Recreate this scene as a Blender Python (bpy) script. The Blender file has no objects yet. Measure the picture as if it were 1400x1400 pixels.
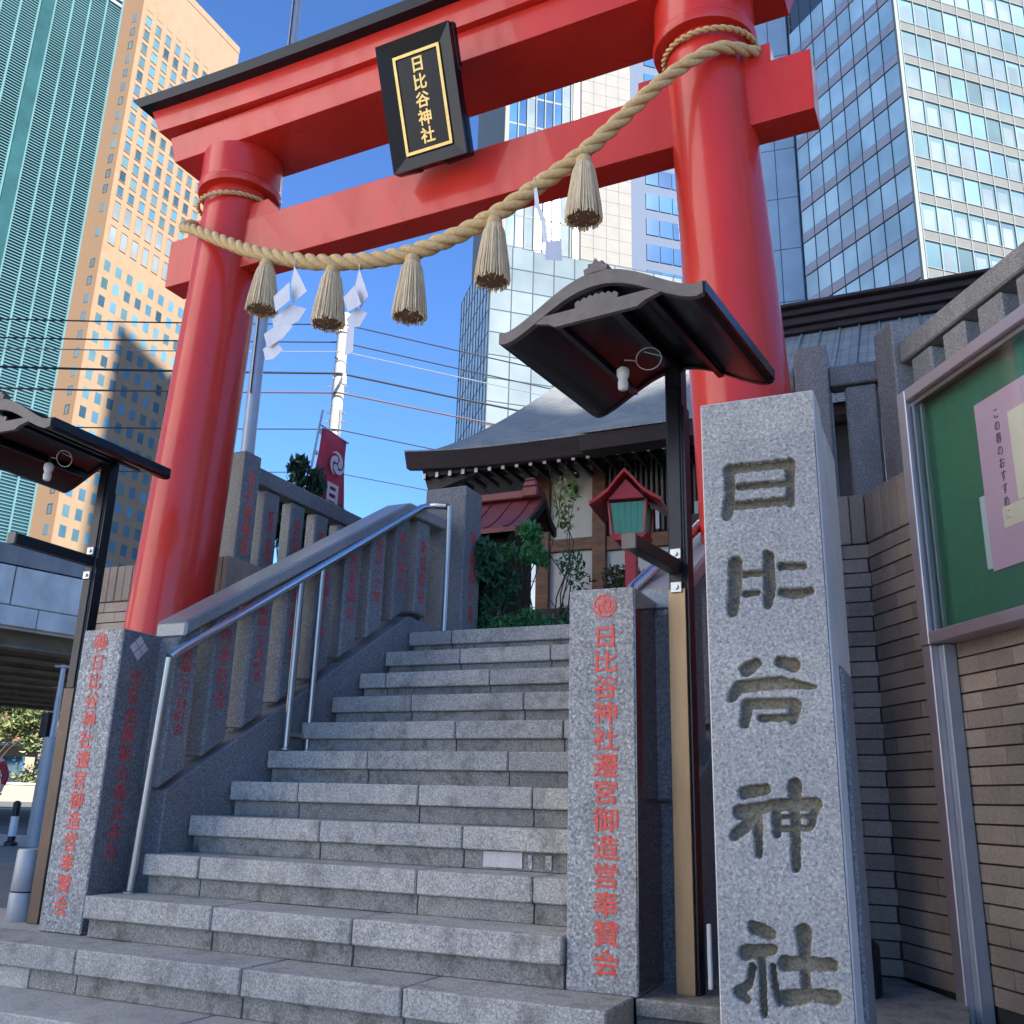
import bpy, bmesh, math, random
from mathutils import Matrix, Vector, Euler
from math import sin, cos, pi, radians, sqrt, tan
import numpy as np
random.seed(7)
D = bpy.data
scene = bpy.context.scene
COL = scene.collection

# ------------------------------------------------------------------ camera
CZ = 0.82615
PITCH, ROLL, YAW, FOC = 0.2946211, 0.0277859, 0.42967211, 1311.4
def cam_matrix():
    cp, sp, cy, sy = cos(PITCH), sin(PITCH), cos(YAW), sin(YAW)
    fw = Vector((-sy*cp, cy*cp, sp)); rt = Vector((cy, sy, 0)); up = rt.cross(fw)
    cr, sr = cos(ROLL), sin(ROLL)
    r2 = cr*rt + sr*up; u2 = -sr*rt + cr*up
    return Matrix(((r2.x, u2.x, -fw.x, 0), (r2.y, u2.y, -fw.y, 0), (r2.z, u2.z, -fw.z, CZ), (0, 0, 0, 1)))
cam = D.cameras.new('camera'); cam.sensor_width = 36; cam.lens = FOC/1400*36
cam.clip_start = 0.05; cam.clip_end = 3000
co = D.objects.new('camera', cam); COL.objects.link(co); co.matrix_world = cam_matrix()
scene.camera = co
# ------------------------------------------------------------------ world, sun, exposure
SUN_AZ, SUN_EL = 120.0, 33.0          # clockwise from +Y
world = D.worlds.new('World'); scene.world = world; world.use_nodes = True
nt = world.node_tree
bg = nt.nodes['Background']
sky = nt.nodes.new('ShaderNodeTexSky'); sky.sky_type = 'NISHITA'; sky.sun_disc = False
sky.sun_elevation = radians(SUN_EL); sky.sun_rotation = radians(SUN_AZ)
sky.air_density = 0.7; sky.dust_density = 0.0; sky.ozone_density = 10.0; sky.altitude = 50
nt.links.new(sky.outputs[0], bg.inputs[0]); bg.inputs[1].default_value = 0.12
sl = D.lights.new('sun', 'SUN'); sl.energy = 5.0; sl.angle = radians(0.5); sl.color = (1.0, 0.95, 0.88)
so = D.objects.new('sun', sl); COL.objects.link(so)
saz = radians(SUN_AZ); sdir = Vector((sin(saz)*cos(radians(SUN_EL)), cos(saz)*cos(radians(SUN_EL)), sin(radians(SUN_EL))))
so.rotation_euler = sdir.to_track_quat('Z', 'Y').to_euler(); so.location = sdir*60
scene.view_settings.view_transform = 'Standard'; scene.view_settings.look = 'None'
scene.view_settings.gamma = 1.0; scene.view_settings.use_curve_mapping = False
scene.view_settings.exposure = 1.6

# ------------------------------------------------------------------ helpers
def tag(o, label=None, cat=None, group=None, kind=None):
    if label: o['label'] = label
    if cat: o['category'] = cat
    if group: o['group'] = group
    if kind: o['kind'] = kind
    return o
def empty(name, loc=(0, 0, 0), label=None, cat=None, group=None, rz=0):
    o = D.objects.new(name, None); COL.objects.link(o)
    o.location = loc; o.rotation_euler = (0, 0, rz); o.empty_display_size = .2
    return tag(o, label, cat, group)
def frame(origin, right):
    """local x = right, y = into the wall, z = up"""
    r = Vector((right[0], right[1], 0)).normalized(); inn = Vector((-r.y, r.x, 0))
    return Matrix(((r.x, inn.x, 0, origin[0]), (r.y, inn.y, 0, origin[1]), (0, 0, 1, origin[2]), (0, 0, 0, 1)))
def root_inv(parent):
    m = Matrix.Identity(4); p = parent
    chain = []
    while p is not None: chain.append(p); p = p.parent
    for q in reversed(chain): m = m @ Matrix.LocRotScale(q.location, q.rotation_euler, None)
    return m.inverted()
class MB:
    def __init__(s, M=None): s.v = []; s.f = []; s.M = M; s.mi = []
    def add(s, vs, fs, mi=0):
        b = len(s.v)
        for p in vs:
            p = Vector(p); s.v.append(s.M @ p if s.M else p)
        for f in fs: s.f.append([b+i for i in f]); s.mi.append(mi)
    def box(s, x0, x1, y0, y1, z0, z1, mi=0):
        s.add([(x0,y0,z0),(x1,y0,z0),(x1,y1,z0),(x0,y1,z0),(x0,y0,z1),(x1,y0,z1),(x1,y1,z1),(x0,y1,z1)],
              [(0,3,2,1),(4,5,6,7),(0,1,5,4),(1,2,6,5),(2,3,7,6),(3,0,4,7)], mi)
    def cbox(s, x0, x1, y0, y1, z0, z1, c=.005, mi=0):
        c = min(c, (x1-x0)/2.2, (y1-y0)/2.2, (z1-z0)/2.2)
        vs = []; idx = {}
        X=(x0,x1);Y=(y0,y1);Z=(z0,z1)
        for i in (0,1):
            for j in (0,1):
                for k in (0,1):
                    sx=c if i==0 else -c; sy=c if j==0 else -c; sz=c if k==0 else -c
                    for a in range(3):
                        p=[X[i]+sx,Y[j]+sy,Z[k]+sz]; p[a]=(X[i],Y[j],Z[k])[a]
                        idx[(i,j,k,a)]=len(vs); vs.append(tuple(p))
        fs=[]
        cen = Vector(((x0+x1)/2,(y0+y1)/2,(z0+z1)/2))
        def f(l):
            P=[Vector(vs[q]) for q in l]; nn=(P[1]-P[0]).cross(P[2]-P[0]); ctr=sum(P,Vector())/len(P)
            fs.append(l if nn.dot(ctr-cen)>0 else l[::-1])
        for a in range(3):
            o1,o2=[q for q in range(3) if q!=a]
            for v in (0,1):
                def key(p,q):
                    t=[0,0,0]; t[a]=v; t[o1]=p; t[o2]=q; return idx[(t[0],t[1],t[2],a)]
                f([key(0,0),key(1,0),key(1,1),key(0,1)])
        for a in range(3):       # edges along axis a
            o1,o2=[q for q in range(3) if q!=a]
            for p in (0,1):
                for q in (0,1):
                    def k2(e,ax):
                        t=[0,0,0]; t[a]=e; t[o1]=p; t[o2]=q; return idx[(t[0],t[1],t[2],ax)]
                    f([k2(0,o1),k2(1,o1),k2(1,o2),k2(0,o2)])
        for i in (0,1):
            for j in (0,1):
                for k in (0,1): f([idx[(i,j,k,0)],idx[(i,j,k,1)],idx[(i,j,k,2)]])
        s.add(vs, fs, mi)
    def prism(s, poly, axis, a0, a1, mi=0):
        """poly: 2D points; axis 'x': poly=(y,z); 'y': poly=(x,z); 'z': poly=(x,y)"""
        n=len(poly)
        def P(p,a):
            if axis=='x': return (a,p[0],p[1])
            if axis=='y': return (p[0],a,p[1])
            return (p[0],p[1],a)
        vs=[P(p,a0) for p in poly]+[P(p,a1) for p in poly]
        area=sum(poly[i][0]*poly[(i+1)%n][1]-poly[(i+1)%n][0]*poly[i][1] for i in range(n))
        fl = (area>0) == (axis in ('x','z'))
        if a1<a0: fl = not fl
        A=list(range(n)); B=list(range(n,2*n))
        fs=[(A[::-1] if fl else A),(B if fl else B[::-1])]
        for i in range(n):
            j=(i+1)%n; q=[i,j,n+j,n+i]; fs.append(q if fl else q[::-1])
        s.add(vs,fs,mi)
    def tube(s, pts, r, n=10, caps=True, mi=0):
        pts=[Vector(p) for p in pts]; m=len(pts)
        rs=r if isinstance(r,(list,tuple)) else [r]*m
        T=[(pts[min(i+1,m-1)]-pts[max(i-1,0)]).normalized() for i in range(m)]
        u=T[0].orthogonal().normalized(); vs=[]; fs=[]
        for i in range(m):
            u=(u-T[i]*u.dot(T[i])); u=u.normalized() if u.length>1e-6 else T[i].orthogonal().normalized()
            w=T[i].cross(u)
            for k in range(n):
                a=2*pi*k/n; vs.append(pts[i]+(u*cos(a)+w*sin(a))*rs[i])
        for i in range(m-1):
            for k in range(n): fs.append((i*n+k,i*n+(k+1)%n,(i+1)*n+(k+1)%n,(i+1)*n+k))
        if caps: fs.append(list(range(n))[::-1]); fs.append([(m-1)*n+k for k in range(n)])
        s.add(vs,fs,mi)
    def lathe(s, prof, n=24, c=(0,0,0), mi=0):
        vs=[];fs=[]
        for (r,z) in prof:
            for k in range(n): a=2*pi*k/n; vs.append((c[0]+r*cos(a),c[1]+r*sin(a),c[2]+z))
        for i in range(len(prof)-1):
            for k in range(n): fs.append((i*n+k,i*n+(k+1)%n,(i+1)*n+(k+1)%n,(i+1)*n+k))
        fs.append(list(range(n))[::-1]); fs.append([(len(prof)-1)*n+k for k in range(n)])
        s.add(vs,fs,mi)
    def sweep(s, poly, pts, mi=0):
        """closed 2D poly (a,b) placed at frames pts=(origin, A, B)"""
        n=len(poly); vs=[]; fs=[]
        for (o,A,B) in pts:
            for p in poly: vs.append(Vector(o)+Vector(A)*p[0]+Vector(B)*p[1])
        for i in range(len(pts)-1):
            for k in range(n): fs.append((i*n+k,i*n+(k+1)%n,(i+1)*n+(k+1)%n,(i+1)*n+k))
        fs.append(list(range(n))[::-1]); fs.append([(len(pts)-1)*n+k for k in range(n)])
        s.add(vs,fs,mi)
    def mesh(s, name, mats, smooth=False):
        me=D.meshes.new(name); me.from_pydata([tuple(v) for v in s.v],[],s.f)
        if not isinstance(mats,(list,tuple)): mats=[mats]
        for m in mats: me.materials.append(m)
        if len(mats)>1:
            for p,i in zip(me.polygons,s.mi): p.material_index=i
        if smooth: me.shade_smooth()
        me.update(); return me
    def build(s, name, mat, parent=None, smooth=False, world=True):
        if parent is not None and world:
            inv=root_inv(parent); s.v=[inv@v for v in s.v]
        me=s.mesh(name,mat,smooth)
        o=D.objects.new(name,me); COL.objects.link(o)
        if parent is not None: o.parent=parent
        if smooth=='auto':
            pass
        return o
def place(name, me, parent, Mw):
    """object with shared mesh at world matrix Mw under parent"""
    o=D.objects.new(name,me); COL.objects.link(o)
    if parent is not None:
        o.parent=parent; o.matrix_local=root_inv(parent)@Mw
    else: o.matrix_world=Mw
    return o
def sm(o, ang=35):
    """smooth shading by angle"""
    me=o.data; me.shade_smooth()
    try: me.set_sharp_from_angle(angle=radians(ang))
    except Exception: pass
    return o
def copy_tree(o, parent=None):
    c=o.copy(); COL.objects.link(c); c.parent=parent
    for ch in list(o.children): copy_tree(ch, c)
    return c

# ------------------------------------------------------------------ materials
MAT = {}
def nodes(name):
    m=D.materials.new(name); m.use_nodes=True; t=m.node_tree
    b=t.nodes['Principled BSDF']; MAT[name]=m
    return m,t,b
def ramp(t, fac, stops):
    r=t.nodes.new('ShaderNodeValToRGB'); e=r.color_ramp.elements
    while len(e)<len(stops): e.new(.5)
    for i,(p,c) in enumerate(stops): e[i].position=p; e[i].color=(c[0],c[1],c[2],1)
    t.links.new(fac,r.inputs[0]); return r.outputs[0]
def pos(t, scale=(1,1,1), obj=False):
    if obj:
        g=t.nodes.new('ShaderNodeTexCoord').outputs['Object']
    else:
        g=t.nodes.new('ShaderNodeNewGeometry').outputs['Position']
    mp=t.nodes.new('ShaderNodeMapping'); mp.inputs['Scale'].default_value=scale
    t.links.new(g,mp.inputs[0]); return mp.outputs[0]
def noise(t, vec, scale, detail=3, rough=.55):
    n=t.nodes.new('ShaderNodeTexNoise'); n.inputs['Scale'].default_value=scale
    n.inputs['Detail'].default_value=detail; n.inputs['Roughness'].default_value=rough
    t.links.new(vec,n.inputs['Vector']); return n.outputs['Fac']
def mix(t, a, b, fac=.5, mode='MIX'):
    m=t.nodes.new('ShaderNodeMix'); m.data_type='RGBA'; m.blend_type=mode
    if isinstance(fac,(int,float)): m.inputs[0].default_value=fac
    else: t.links.new(fac,m.inputs[0])
    for k,x in ((6,a),(7,b)):
        if isinstance(x,tuple): m.inputs[k].default_value=(x[0],x[1],x[2],1)
        else: t.links.new(x,m.inputs[k])
    return m.outputs[2]
def bump(t, b, h, strength=.3, dist=.005):
    n=t.nodes.new('ShaderNodeBump'); n.inputs['Strength'].default_value=strength; n.inputs['Distance'].default_value=dist
    t.links.new(h,n.inputs['Height']); t.links.new(n.outputs[0],b.inputs['Normal'])
def plain(name, c, rough=.6, metal=0., var=.12, scale=6, spec=.5, coat=0., bmp=0., emis=None, obj=False, aniso=None):
    m,t,b=nodes(name)
    v=pos(t, aniso or (1,1,1), obj); n=noise(t,v,scale,5,.6)
    lo=tuple(x*(1-var) for x in c); hi=tuple(min(1,x*(1+var)) for x in c)
    t.links.new(ramp(t,n,[(.3,lo),(.7,hi)]),b.inputs['Base Color'])
    b.inputs['Roughness'].default_value=rough; b.inputs['Metallic'].default_value=metal
    b.inputs['Specular IOR Level'].default_value=spec
    if coat: b.inputs['Coat Weight'].default_value=coat; b.inputs['Coat Roughness'].default_value=.06
    if bmp: bump(t,b,noise(t,v,scale*12,4),bmp,.004)
    return m
def granite(name, dark, mid, light, speck=140, rough=.7, dirt=.35, bmp=.25, dirtcol=(.10,.09,.075), stain_scale=(2.2,2.2,.9), spec=.4):
    m,t,b=nodes(name)
    v=pos(t); n1=noise(t,v,speck,2,.7)
    base=ramp(t,n1,[(.36,dark),(.47,mid),(.56,mid),(.66,light)])
    vo=t.nodes.new('ShaderNodeTexVoronoi'); vo.inputs['Scale'].default_value=speck*1.3; t.links.new(v,vo.inputs['Vector'])
    base=mix(t,base,ramp(t,vo.outputs['Color'],[(.0,dark),(.55,mid),(1,light)]),.45)
    n2=noise(t,v,1.3,4,.6); base=mix(t,base,ramp(t,n2,[(.3,(.78,.77,.78)),(.7,(1.18,1.12,1.04))]),1.0,'MULTIPLY')
    base=mix(t,base,ramp(t,t.nodes.new('ShaderNodeObjectInfo').outputs['Random'],[(0,(.88,.85,.80)),(.5,(1.04,.99,.91)),(1,(1.18,1.11,1.0))]),1.0,'MULTIPLY')
    if dirt:
        v2=pos(t,stain_scale); n3=noise(t,v2,3.2,6,.65)
        f=ramp(t,n3,[(.50,(0,0,0)),(.70,(dirt,)*3)]); base=mix(t,base,dirtcol,f)
        v4=pos(t,(9,9,1.1)); n4=noise(t,v4,2.4,5,.7); base=mix(t,base,dirtcol,ramp(t,n4,[(.60,(0,0,0)),(.78,(dirt*.8,)*3)]))
    t.links.new(base,b.inputs['Base Color']); b.inputs['Roughness'].default_value=rough
    b.inputs['Specular IOR Level'].default_value=spec
    if bmp: bump(t,b,n1,bmp,.002)
    return m
granite('granite_light',(.07,.08,.10),(.31,.32,.34),(.74,.73,.72),speck=85,dirt=.25)
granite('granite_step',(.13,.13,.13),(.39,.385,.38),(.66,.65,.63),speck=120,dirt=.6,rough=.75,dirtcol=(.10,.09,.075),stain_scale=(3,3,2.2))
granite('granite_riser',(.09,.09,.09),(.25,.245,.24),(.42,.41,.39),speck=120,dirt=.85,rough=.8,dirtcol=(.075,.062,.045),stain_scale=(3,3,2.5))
granite('granite_dark',(.045,.055,.07),(.16,.175,.205),(.34,.36,.40),speck=120,dirt=.2,rough=.55)
granite('granite_polished',(.05,.03,.035),(.10,.06,.07),(.18,.13,.14),speck=150,dirt=.0,rough=.06,bmp=0,spec=1.0)  # maroon in the base colour stands in for the red pillar's reflection
MAT['granite_polished'].node_tree.nodes['Principled BSDF'].inputs['IOR'].default_value=1.9
granite('granite_cap',(.12,.13,.15),(.26,.275,.30),(.40,.41,.44),speck=150,dirt=.1,rough=.28,bmp=.05,spec=.8)
granite('granite_fence',(.07,.075,.085),(.19,.195,.21),(.36,.36,.37),speck=130,dirt=.4,rough=.65)
granite('granite_stone',(.13,.14,.155),(.36,.365,.375),(.66,.65,.62),speck=110,dirt=.22,bmp=.4,dirtcol=(.16,.14,.11),rough=.8)
granite('granite_carved',(.10,.09,.07),(.235,.21,.165),(.38,.34,.27),speck=110,dirt=.4,bmp=.8,dirtcol=(.13,.11,.07),rough=.95,spec=.2)  # weathered beige, darkened in colour to deepen the shade in the cuts
granite('granite_smooth',(.38,.36,.39),(.50,.48,.52),(.58,.56,.60),speck=220,dirt=.2,bmp=.05,rough=.45)
granite('pavement',(.22,.22,.22),(.38,.38,.38),(.52,.52,.51),speck=90,dirt=.35,rough=.8)
granite('asphalt',(.10,.105,.115),(.16,.17,.185),(.24,.25,.26),speck=60,dirt=.2,rough=.85)
# vermilion lacquer
def lacquer(name,c,rough=.28,coat=.6):
    m,t,b=nodes(name); v=pos(t,(1,1,.25)); n=noise(t,v,2.2,4,.6)
    base=ramp(t,n,[(.3,tuple(x*.86 for x in c)),(.7,tuple(x*1.08 for x in c))])
    v2=pos(t,(3,3,.8)); n2=noise(t,v2,6,6,.7); base=mix(t,base,(c[0]*.55,c[1]*.6,c[2]*.7),ramp(t,n2,[(.6,(0,0,0)),(.8,(.25,)*3)]))
    n5=noise(t,pos(t,(1,1,.5)),1.1,6,.7); base=mix(t,base,(min(1,c[0]*1.15),c[1]*2.2,c[2]*1.7),ramp(t,n5,[(.5,(0,0,0)),(.75,(.14,)*3)]))
    t.links.new(base,b.inputs['Base Color']); t.links.new(ramp(t,noise(t,pos(t,(1,1,.35)),7,6,.7),[(.3,(rough-.08,)*3),(.75,(rough+.16,)*3)]),b.inputs['Roughness'])
    b.inputs['Coat Weight'].default_value=coat; b.inputs['Coat Roughness'].default_value=.03; b.inputs['Specular IOR Level'].default_value=.3
    bump(t,b,noise(t,pos(t,(1,1,.3)),5,2),.08,.01)
    return m
lacquer('vermilion',(.55,.028,.016),.32,.25)
lacquer('lantern_red',(.40,.03,.028),.45,.2)
plain('roof_black',(.008,.010,.016),.4,0,spec=.22)
plain('bronze_brown',(.10,.062,.042),.45,.4,var=.2,scale=5)
plain('bronze_dark',(.011,.009,.012),.30,.4,var=.2,scale=9)
plain('bronze_front',(.27,.18,.10),.42,.7,var=.18,scale=5,aniso=(2,2,.3))
plain('bronze_board',(.115,.092,.08),.55,.2,var=.2,scale=14,bmp=.1)
plain('steel',(.62,.62,.62),.22,1.0,var=.05)
plain('steel_dull',(.42,.41,.38),.35,.9,var=.08)
plain('aluminium',(.50,.45,.48),.38,.75,var=.06,scale=3)
plain('white_paint',(.72,.70,.66),.5)
plain('plaster',(.62,.58,.50),.85,var=.08,scale=3,bmp=.1)
plain('wood_brown',(.18,.075,.035),.55,var=.35,scale=7,aniso=(1,1,4))
plain('wood_dark',(.013,.008,.008),.6,var=.3,scale=9)
plain('rope_straw',(.55,.37,.17),.85,var=.2,scale=60,bmp=.6,aniso=(1,1,1))
plain('straw_tassel',(.60,.45,.27),.9,var=.22,scale=90,bmp=.4,aniso=(1,1,.15))
plain('straw_end',(.20,.11,.06),.95,var=.35,scale=160)
plain('paper',(.56,.55,.58),.75,var=.04)
plain('red_letter',(.72,.085,.05),.6,var=.25,scale=50)
plain('red_letter_faded',(.48,.06,.055),.7,var=.45,scale=45)
plain('gold',(.60,.42,.16),.38,.8,var=.1,scale=30)
plain('lacquer_black',(.003,.0035,.007),.22,.0,coat=.0,spec=.25)
plain('board_green',(.035,.16,.10),.85,var=.08,scale=30,bmp=.15)
plain('poster_pink',(.62,.36,.47),.75,var=.04)
plain('poster_cream',(.78,.62,.50),.75,var=.05)
plain('ink',(.08,.04,.06),.7)
plain('flag_red',(.50,.035,.07),.75,var=.1)
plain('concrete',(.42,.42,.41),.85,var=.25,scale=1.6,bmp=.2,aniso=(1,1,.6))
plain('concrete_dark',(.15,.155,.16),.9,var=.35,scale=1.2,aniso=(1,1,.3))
plain('concrete_pole',(.36,.35,.33),.8,var=.1)
plain('steel_beam',(.15,.14,.12),.8,var=.3,scale=2)
plain('wire',(.022,.025,.033),.6)
plain('wire_red',(.10,.065,.06),.6)
plain('pole_grey',(.34,.35,.37),.4,.4,var=.06)
plain('bollard_grey',(.34,.34,.34),.5,.3,var=.08)
plain('mortar',(.035,.03,.028),.95)
plain('green_glass',(.04,.24,.14),.3,var=.1)
plain('skin',(.50,.32,.24),.6)
plain('cloth_black',(.012,.012,.016),.85)
plain('cloth_red',(.32,.02,.03),.8)
plain('cloth_trousers',(.015,.016,.02),.9)
plain('bark',(.06,.04,.028),.9,var=.35,scale=20,bmp=.5)
plain('garden_soil',(.06,.05,.04),.95)
plain('copper_roof_red',(.17,.035,.035),.45,.1,var=.2,scale=8)
plain('lamp_black',(.01,.01,.012),.4)
plain('fascia_brown',(.028,.019,.022),.6,spec=.25,var=.25,scale=4,aniso=(1,1,6))
plain('wall_beige',(.27,.23,.18),.85,var=.12)
def leaf(name,a,b2):
    m,t,b=nodes(name); g=t.nodes.new('ShaderNodeNewGeometry')
    r=g.outputs['Random Per Island']
    t.links.new(ramp(t,r,[(0,a),(1,b2)]),b.inputs['Base Color']); b.inputs['Roughness'].default_value=.55
    b.inputs['Specular IOR Level'].default_value=.35
    return m
leaf('leaf_dark',(.014,.060,.026),(.045,.15,.065))
leaf('leaf_green',(.03,.14,.045),(.08,.27,.08))
leaf('leaf_yellow',(.09,.15,.03),(.19,.26,.06))
leaf('leaf_pine',(.008,.028,.015),(.02,.055,.025))
leaf('leaf_park',(.08,.12,.04),(.20,.22,.09))
leaf('leaf_brown',(.05,.05,.02),(.10,.10,.04))
# brick, three tones
def brickmat(name,c):
    m,t,b=nodes(name); v=pos(t,(1,1,1)); n=noise(t,v,90,3,.7); n2=noise(t,v,2,5)
    base=ramp(t,n,[(.3,tuple(x*.8 for x in c)),(.7,tuple(x*1.18 for x in c))])
    base=mix(t,base,ramp(t,n2,[(.3,(.7,.68,.68)),(.7,(1.1,1.08,1.05))]),1.,'MULTIPLY')
    t.links.new(base,b.inputs['Base Color']); b.inputs['Roughness'].default_value=.85; bump(t,b,n,.4,.002); return m
brickmat('brick_a',(.34,.265,.205)); brickmat('brick_b',(.30,.23,.18)); brickmat('brick_c',(.38,.295,.225)); brickmat('brick_cop',(.30,.235,.18))
# copper shingled shrine roof
def roofmat(name,c,sx=5,sz=16,rough=.4,metal=.2):
    m,t,b=nodes(name); v=pos(t,(sx,sx,sz)); br=t.nodes.new('ShaderNodeTexBrick')
    br.inputs['Scale'].default_value=1; br.inputs['Mortar Size'].default_value=.03
    br.inputs['Color1'].default_value=(*[x*.85 for x in c],1); br.inputs['Color2'].default_value=(*[min(1,x*1.25) for x in c],1); br.inputs['Mortar'].default_value=(*[x*.45 for x in c],1)
    # use x and z as the brick plane
    sep=t.nodes.new('ShaderNodeSeparateXYZ'); cmb=t.nodes.new('ShaderNodeCombineXYZ'); t.links.new(v,sep.inputs[0])
    t.links.new(sep.outputs[0],cmb.inputs[0]); t.links.new(sep.outputs[2],cmb.inputs[1]); t.links.new(cmb.outputs[0],br.inputs['Vector'])
    n=noise(t,pos(t),3,5); base=mix(t,br.outputs['Color'],ramp(t,n,[(.3,(.75,.8,.85)),(.7,(1.2,1.15,1.1))]),1.,'MULTIPLY')
    t.links.new(base,b.inputs['Base Color']); b.inputs['Roughness'].default_value=rough; b.inputs['Metallic'].default_value=metal
    bump(t,b,br.outputs['Fac'],-.4,.01); return m
roofmat('shrine_roof',(.21,.22,.215),rough=.6,metal=0)
roofmat('haiden_roof',(.20,.225,.24),3,10,rough=.6,metal=0)
# tower glass
def glassmat(name,c,rough=.06,spec=.9,metal=.0,var=.3,scale=.12):
    m,t,b=nodes(name); g=t.nodes.new('ShaderNodeObjectInfo').outputs['Random']
    n=noise(t,pos(t),scale,3)
    base=ramp(t,g,[(0,tuple(x*(1-var) for x in c)),(1,tuple(min(1,x*(1+var)) for x in c))])
    base=mix(t,base,ramp(t,n,[(.35,(.75,.78,.82)),(.65,(1.2,1.15,1.1))]),1.,'MULTIPLY')
    t.links.new(base,b.inputs['Base Color']); b.inputs['Roughness'].default_value=rough
    b.inputs['Specular IOR Level'].default_value=spec; b.inputs['Metallic'].default_value=metal; b.inputs['IOR'].default_value=1.7
    return m
glassmat('glass_blue',(.50,.66,.72),.25,spec=.4,var=.15); glassmat('glass_pale',(.16,.20,.22),.7,spec=.03,var=.10); glassmat('glass_teal',(.008,.035,.05),.3,spec=.3)  # glass_blue base lifted to emulate sky reflected on the shaded face
glassmat('glass_win',(.06,.14,.20),.4,spec=.2,var=.6); glassmat('glass_lit',(.075,.15,.18),.5,spec=.08,var=.35); glassmat('glass_deep',(.03,.10,.22),.05)
plain('tan_stone',(.25,.172,.105),.85,var=.07,scale=.6)
plain('tan_frame',(.27,.17,.10),.8)
plain('teal_fin',(.085,.175,.185),.8,spec=.08,var=.1,scale=.3)
plain('teal_dark',(.02,.065,.072),.8,spec=.04,var=.2,scale=.3)
plain('white_fin',(.28,.32,.33),.5,var=.05)
plain('spandrel_pale',(.135,.138,.132),.8,spec=.05,var=.08,scale=.5)
plain('spandrel_brown',(.44,.39,.41),.5,var=.1,scale=.5)
plain('mullion_grey',(.06,.08,.09),.7,spec=.05)
plain('mullion_pale',(.20,.22,.215),.8,spec=.05)
plain('stone_white',(.23,.22,.20),.85,spec=.05,var=.05,scale=.4)
plain('slab_blue',(.62,.72,.80),.35,var=.1,scale=.3)
plain('spandrel_blue',(.11,.135,.18),.8,spec=.05)
plain('bounce_wall',(.78,.76,.73),.8,var=.04)  # pale colour of the added wall that bounces sun
# clear pane
m,t,b=nodes('clear_glass'); b.inputs['Transmission Weight'].default_value=0; 
mixs=t.nodes.new('ShaderNodeMixShader'); tr=t.nodes.new('ShaderNodeBsdfTransparent'); gl=t.nodes.new('ShaderNodeBsdfGlossy'); gl.inputs['Roughness'].default_value=.02
fr=t.nodes.new('ShaderNodeFresnel'); fr.inputs['IOR'].default_value=1.8
tr.inputs[0].default_value=(.9,.95,.93,1)
geo=t.nodes.new('ShaderNodeNewGeometry'); mt_=t.nodes.new('ShaderNodeMath'); mt_.operation='SUBTRACT'; mt_.use_clamp=True; t.links.new(fr.outputs[0],mt_.inputs[0]); t.links.new(geo.outputs['Backfacing'],mt_.inputs[1]); t.links.new(mt_.outputs[0],mixs.inputs[0]); t.links.new(tr.outputs[0],mixs.inputs[1]); t.links.new(gl.outputs[0],mixs.inputs[2])
t.links.new(mixs.outputs[0],t.nodes['Material Output'].inputs[0])
M = MAT

# ------------------------------------------------------------------ lettering
def text_mesh(body, size, mat, thick=.0012, bold=.0, line=1.0, name='lettering'):
    c=D.curves.new(name,'FONT'); c.body=body; c.size=size; c.align_x='CENTER'; c.align_y='TOP'
    c.space_line=line; c.extrude=thick/2; c.offset=bold; c.resolution_u=3
    o=D.objects.new('tmp',c); COL.objects.link(o)
    bpy.context.view_layer.update()
    dg=bpy.context.evaluated_depsgraph_get()
    me=D.meshes.new_from_object(o.evaluated_get(dg)); D.objects.remove(o); D.curves.remove(c)
    me.name=name; me.materials.clear(); me.materials.append(mat)
    return me
def fit_mesh(me, height, sx=1.0, width=None):
    """scale so text block spans height, centred on x, top at 0"""
    n=len(me.vertices); a=np.empty(n*3); me.vertices.foreach_get('co',a); a=a.reshape(-1,3)
    if n==0: return me
    y0,y1=a[:,1].min(),a[:,1].max(); k=height/(y1-y0)
    xm=(a[:,0].min()+a[:,0].max())/2; a[:,0]=(a[:,0]-xm)*k*sx; a[:,1]=(a[:,1]-y1)*k
    if width: a[:,0]*=width/(a[:,0].max()-a[:,0].min())
    me.vertices.foreach_set('co',a.ravel()); me.update(); return me
def face_matrix(origin, right, tilt=None):
    """text plane: x=right, y=up, normal outward (right x up)"""
    r=Vector(right).normalized(); u=Vector(tilt).normalized() if tilt else Vector((0,0,1)); n=r.cross(u)
    return Matrix(((r.x,u.x,n.x,origin[0]),(r.y,u.y,n.y,origin[1]),(r.z,u.z,n.z,origin[2]),(0,0,0,1)))
def write(body, top, height, right, mat, parent, bold=.012, name='lettering', width=None, tilt=None, line=.95, dup=0):
    me=text_mesh('\n'.join(body),1.0,mat,thick=0.02,bold=bold,line=line*1.12,name=name)
    fit_mesh(me,height,width=width)
    for v in me.vertices: v.co.z=max(-.001,min(.0015,v.co.z))
    if dup:          # thicken the brush strokes by laying slightly shifted copies over each other
        vs=[v.co.copy() for v in me.vertices]; ps=[list(p.vertices) for p in me.polygons]; V=[];P=[]
        for i,(dx,dy) in enumerate(((-1,0),(1,0),(0,1),(0,-1))):
            b_=len(V); V+=[(v.x+dx*dup,v.y+dy*dup*.6,v.z+.0002*i if v.z>0 else v.z) for v in vs]; P+=[[b_+q for q in p] for p in ps]
        m2=D.meshes.new(name); m2.from_pydata(V,[],P); m2.materials.append(mat); m2.update(); D.meshes.remove(me); me=m2
    return place(name,me,parent,face_matrix(top,right,tilt))
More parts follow.
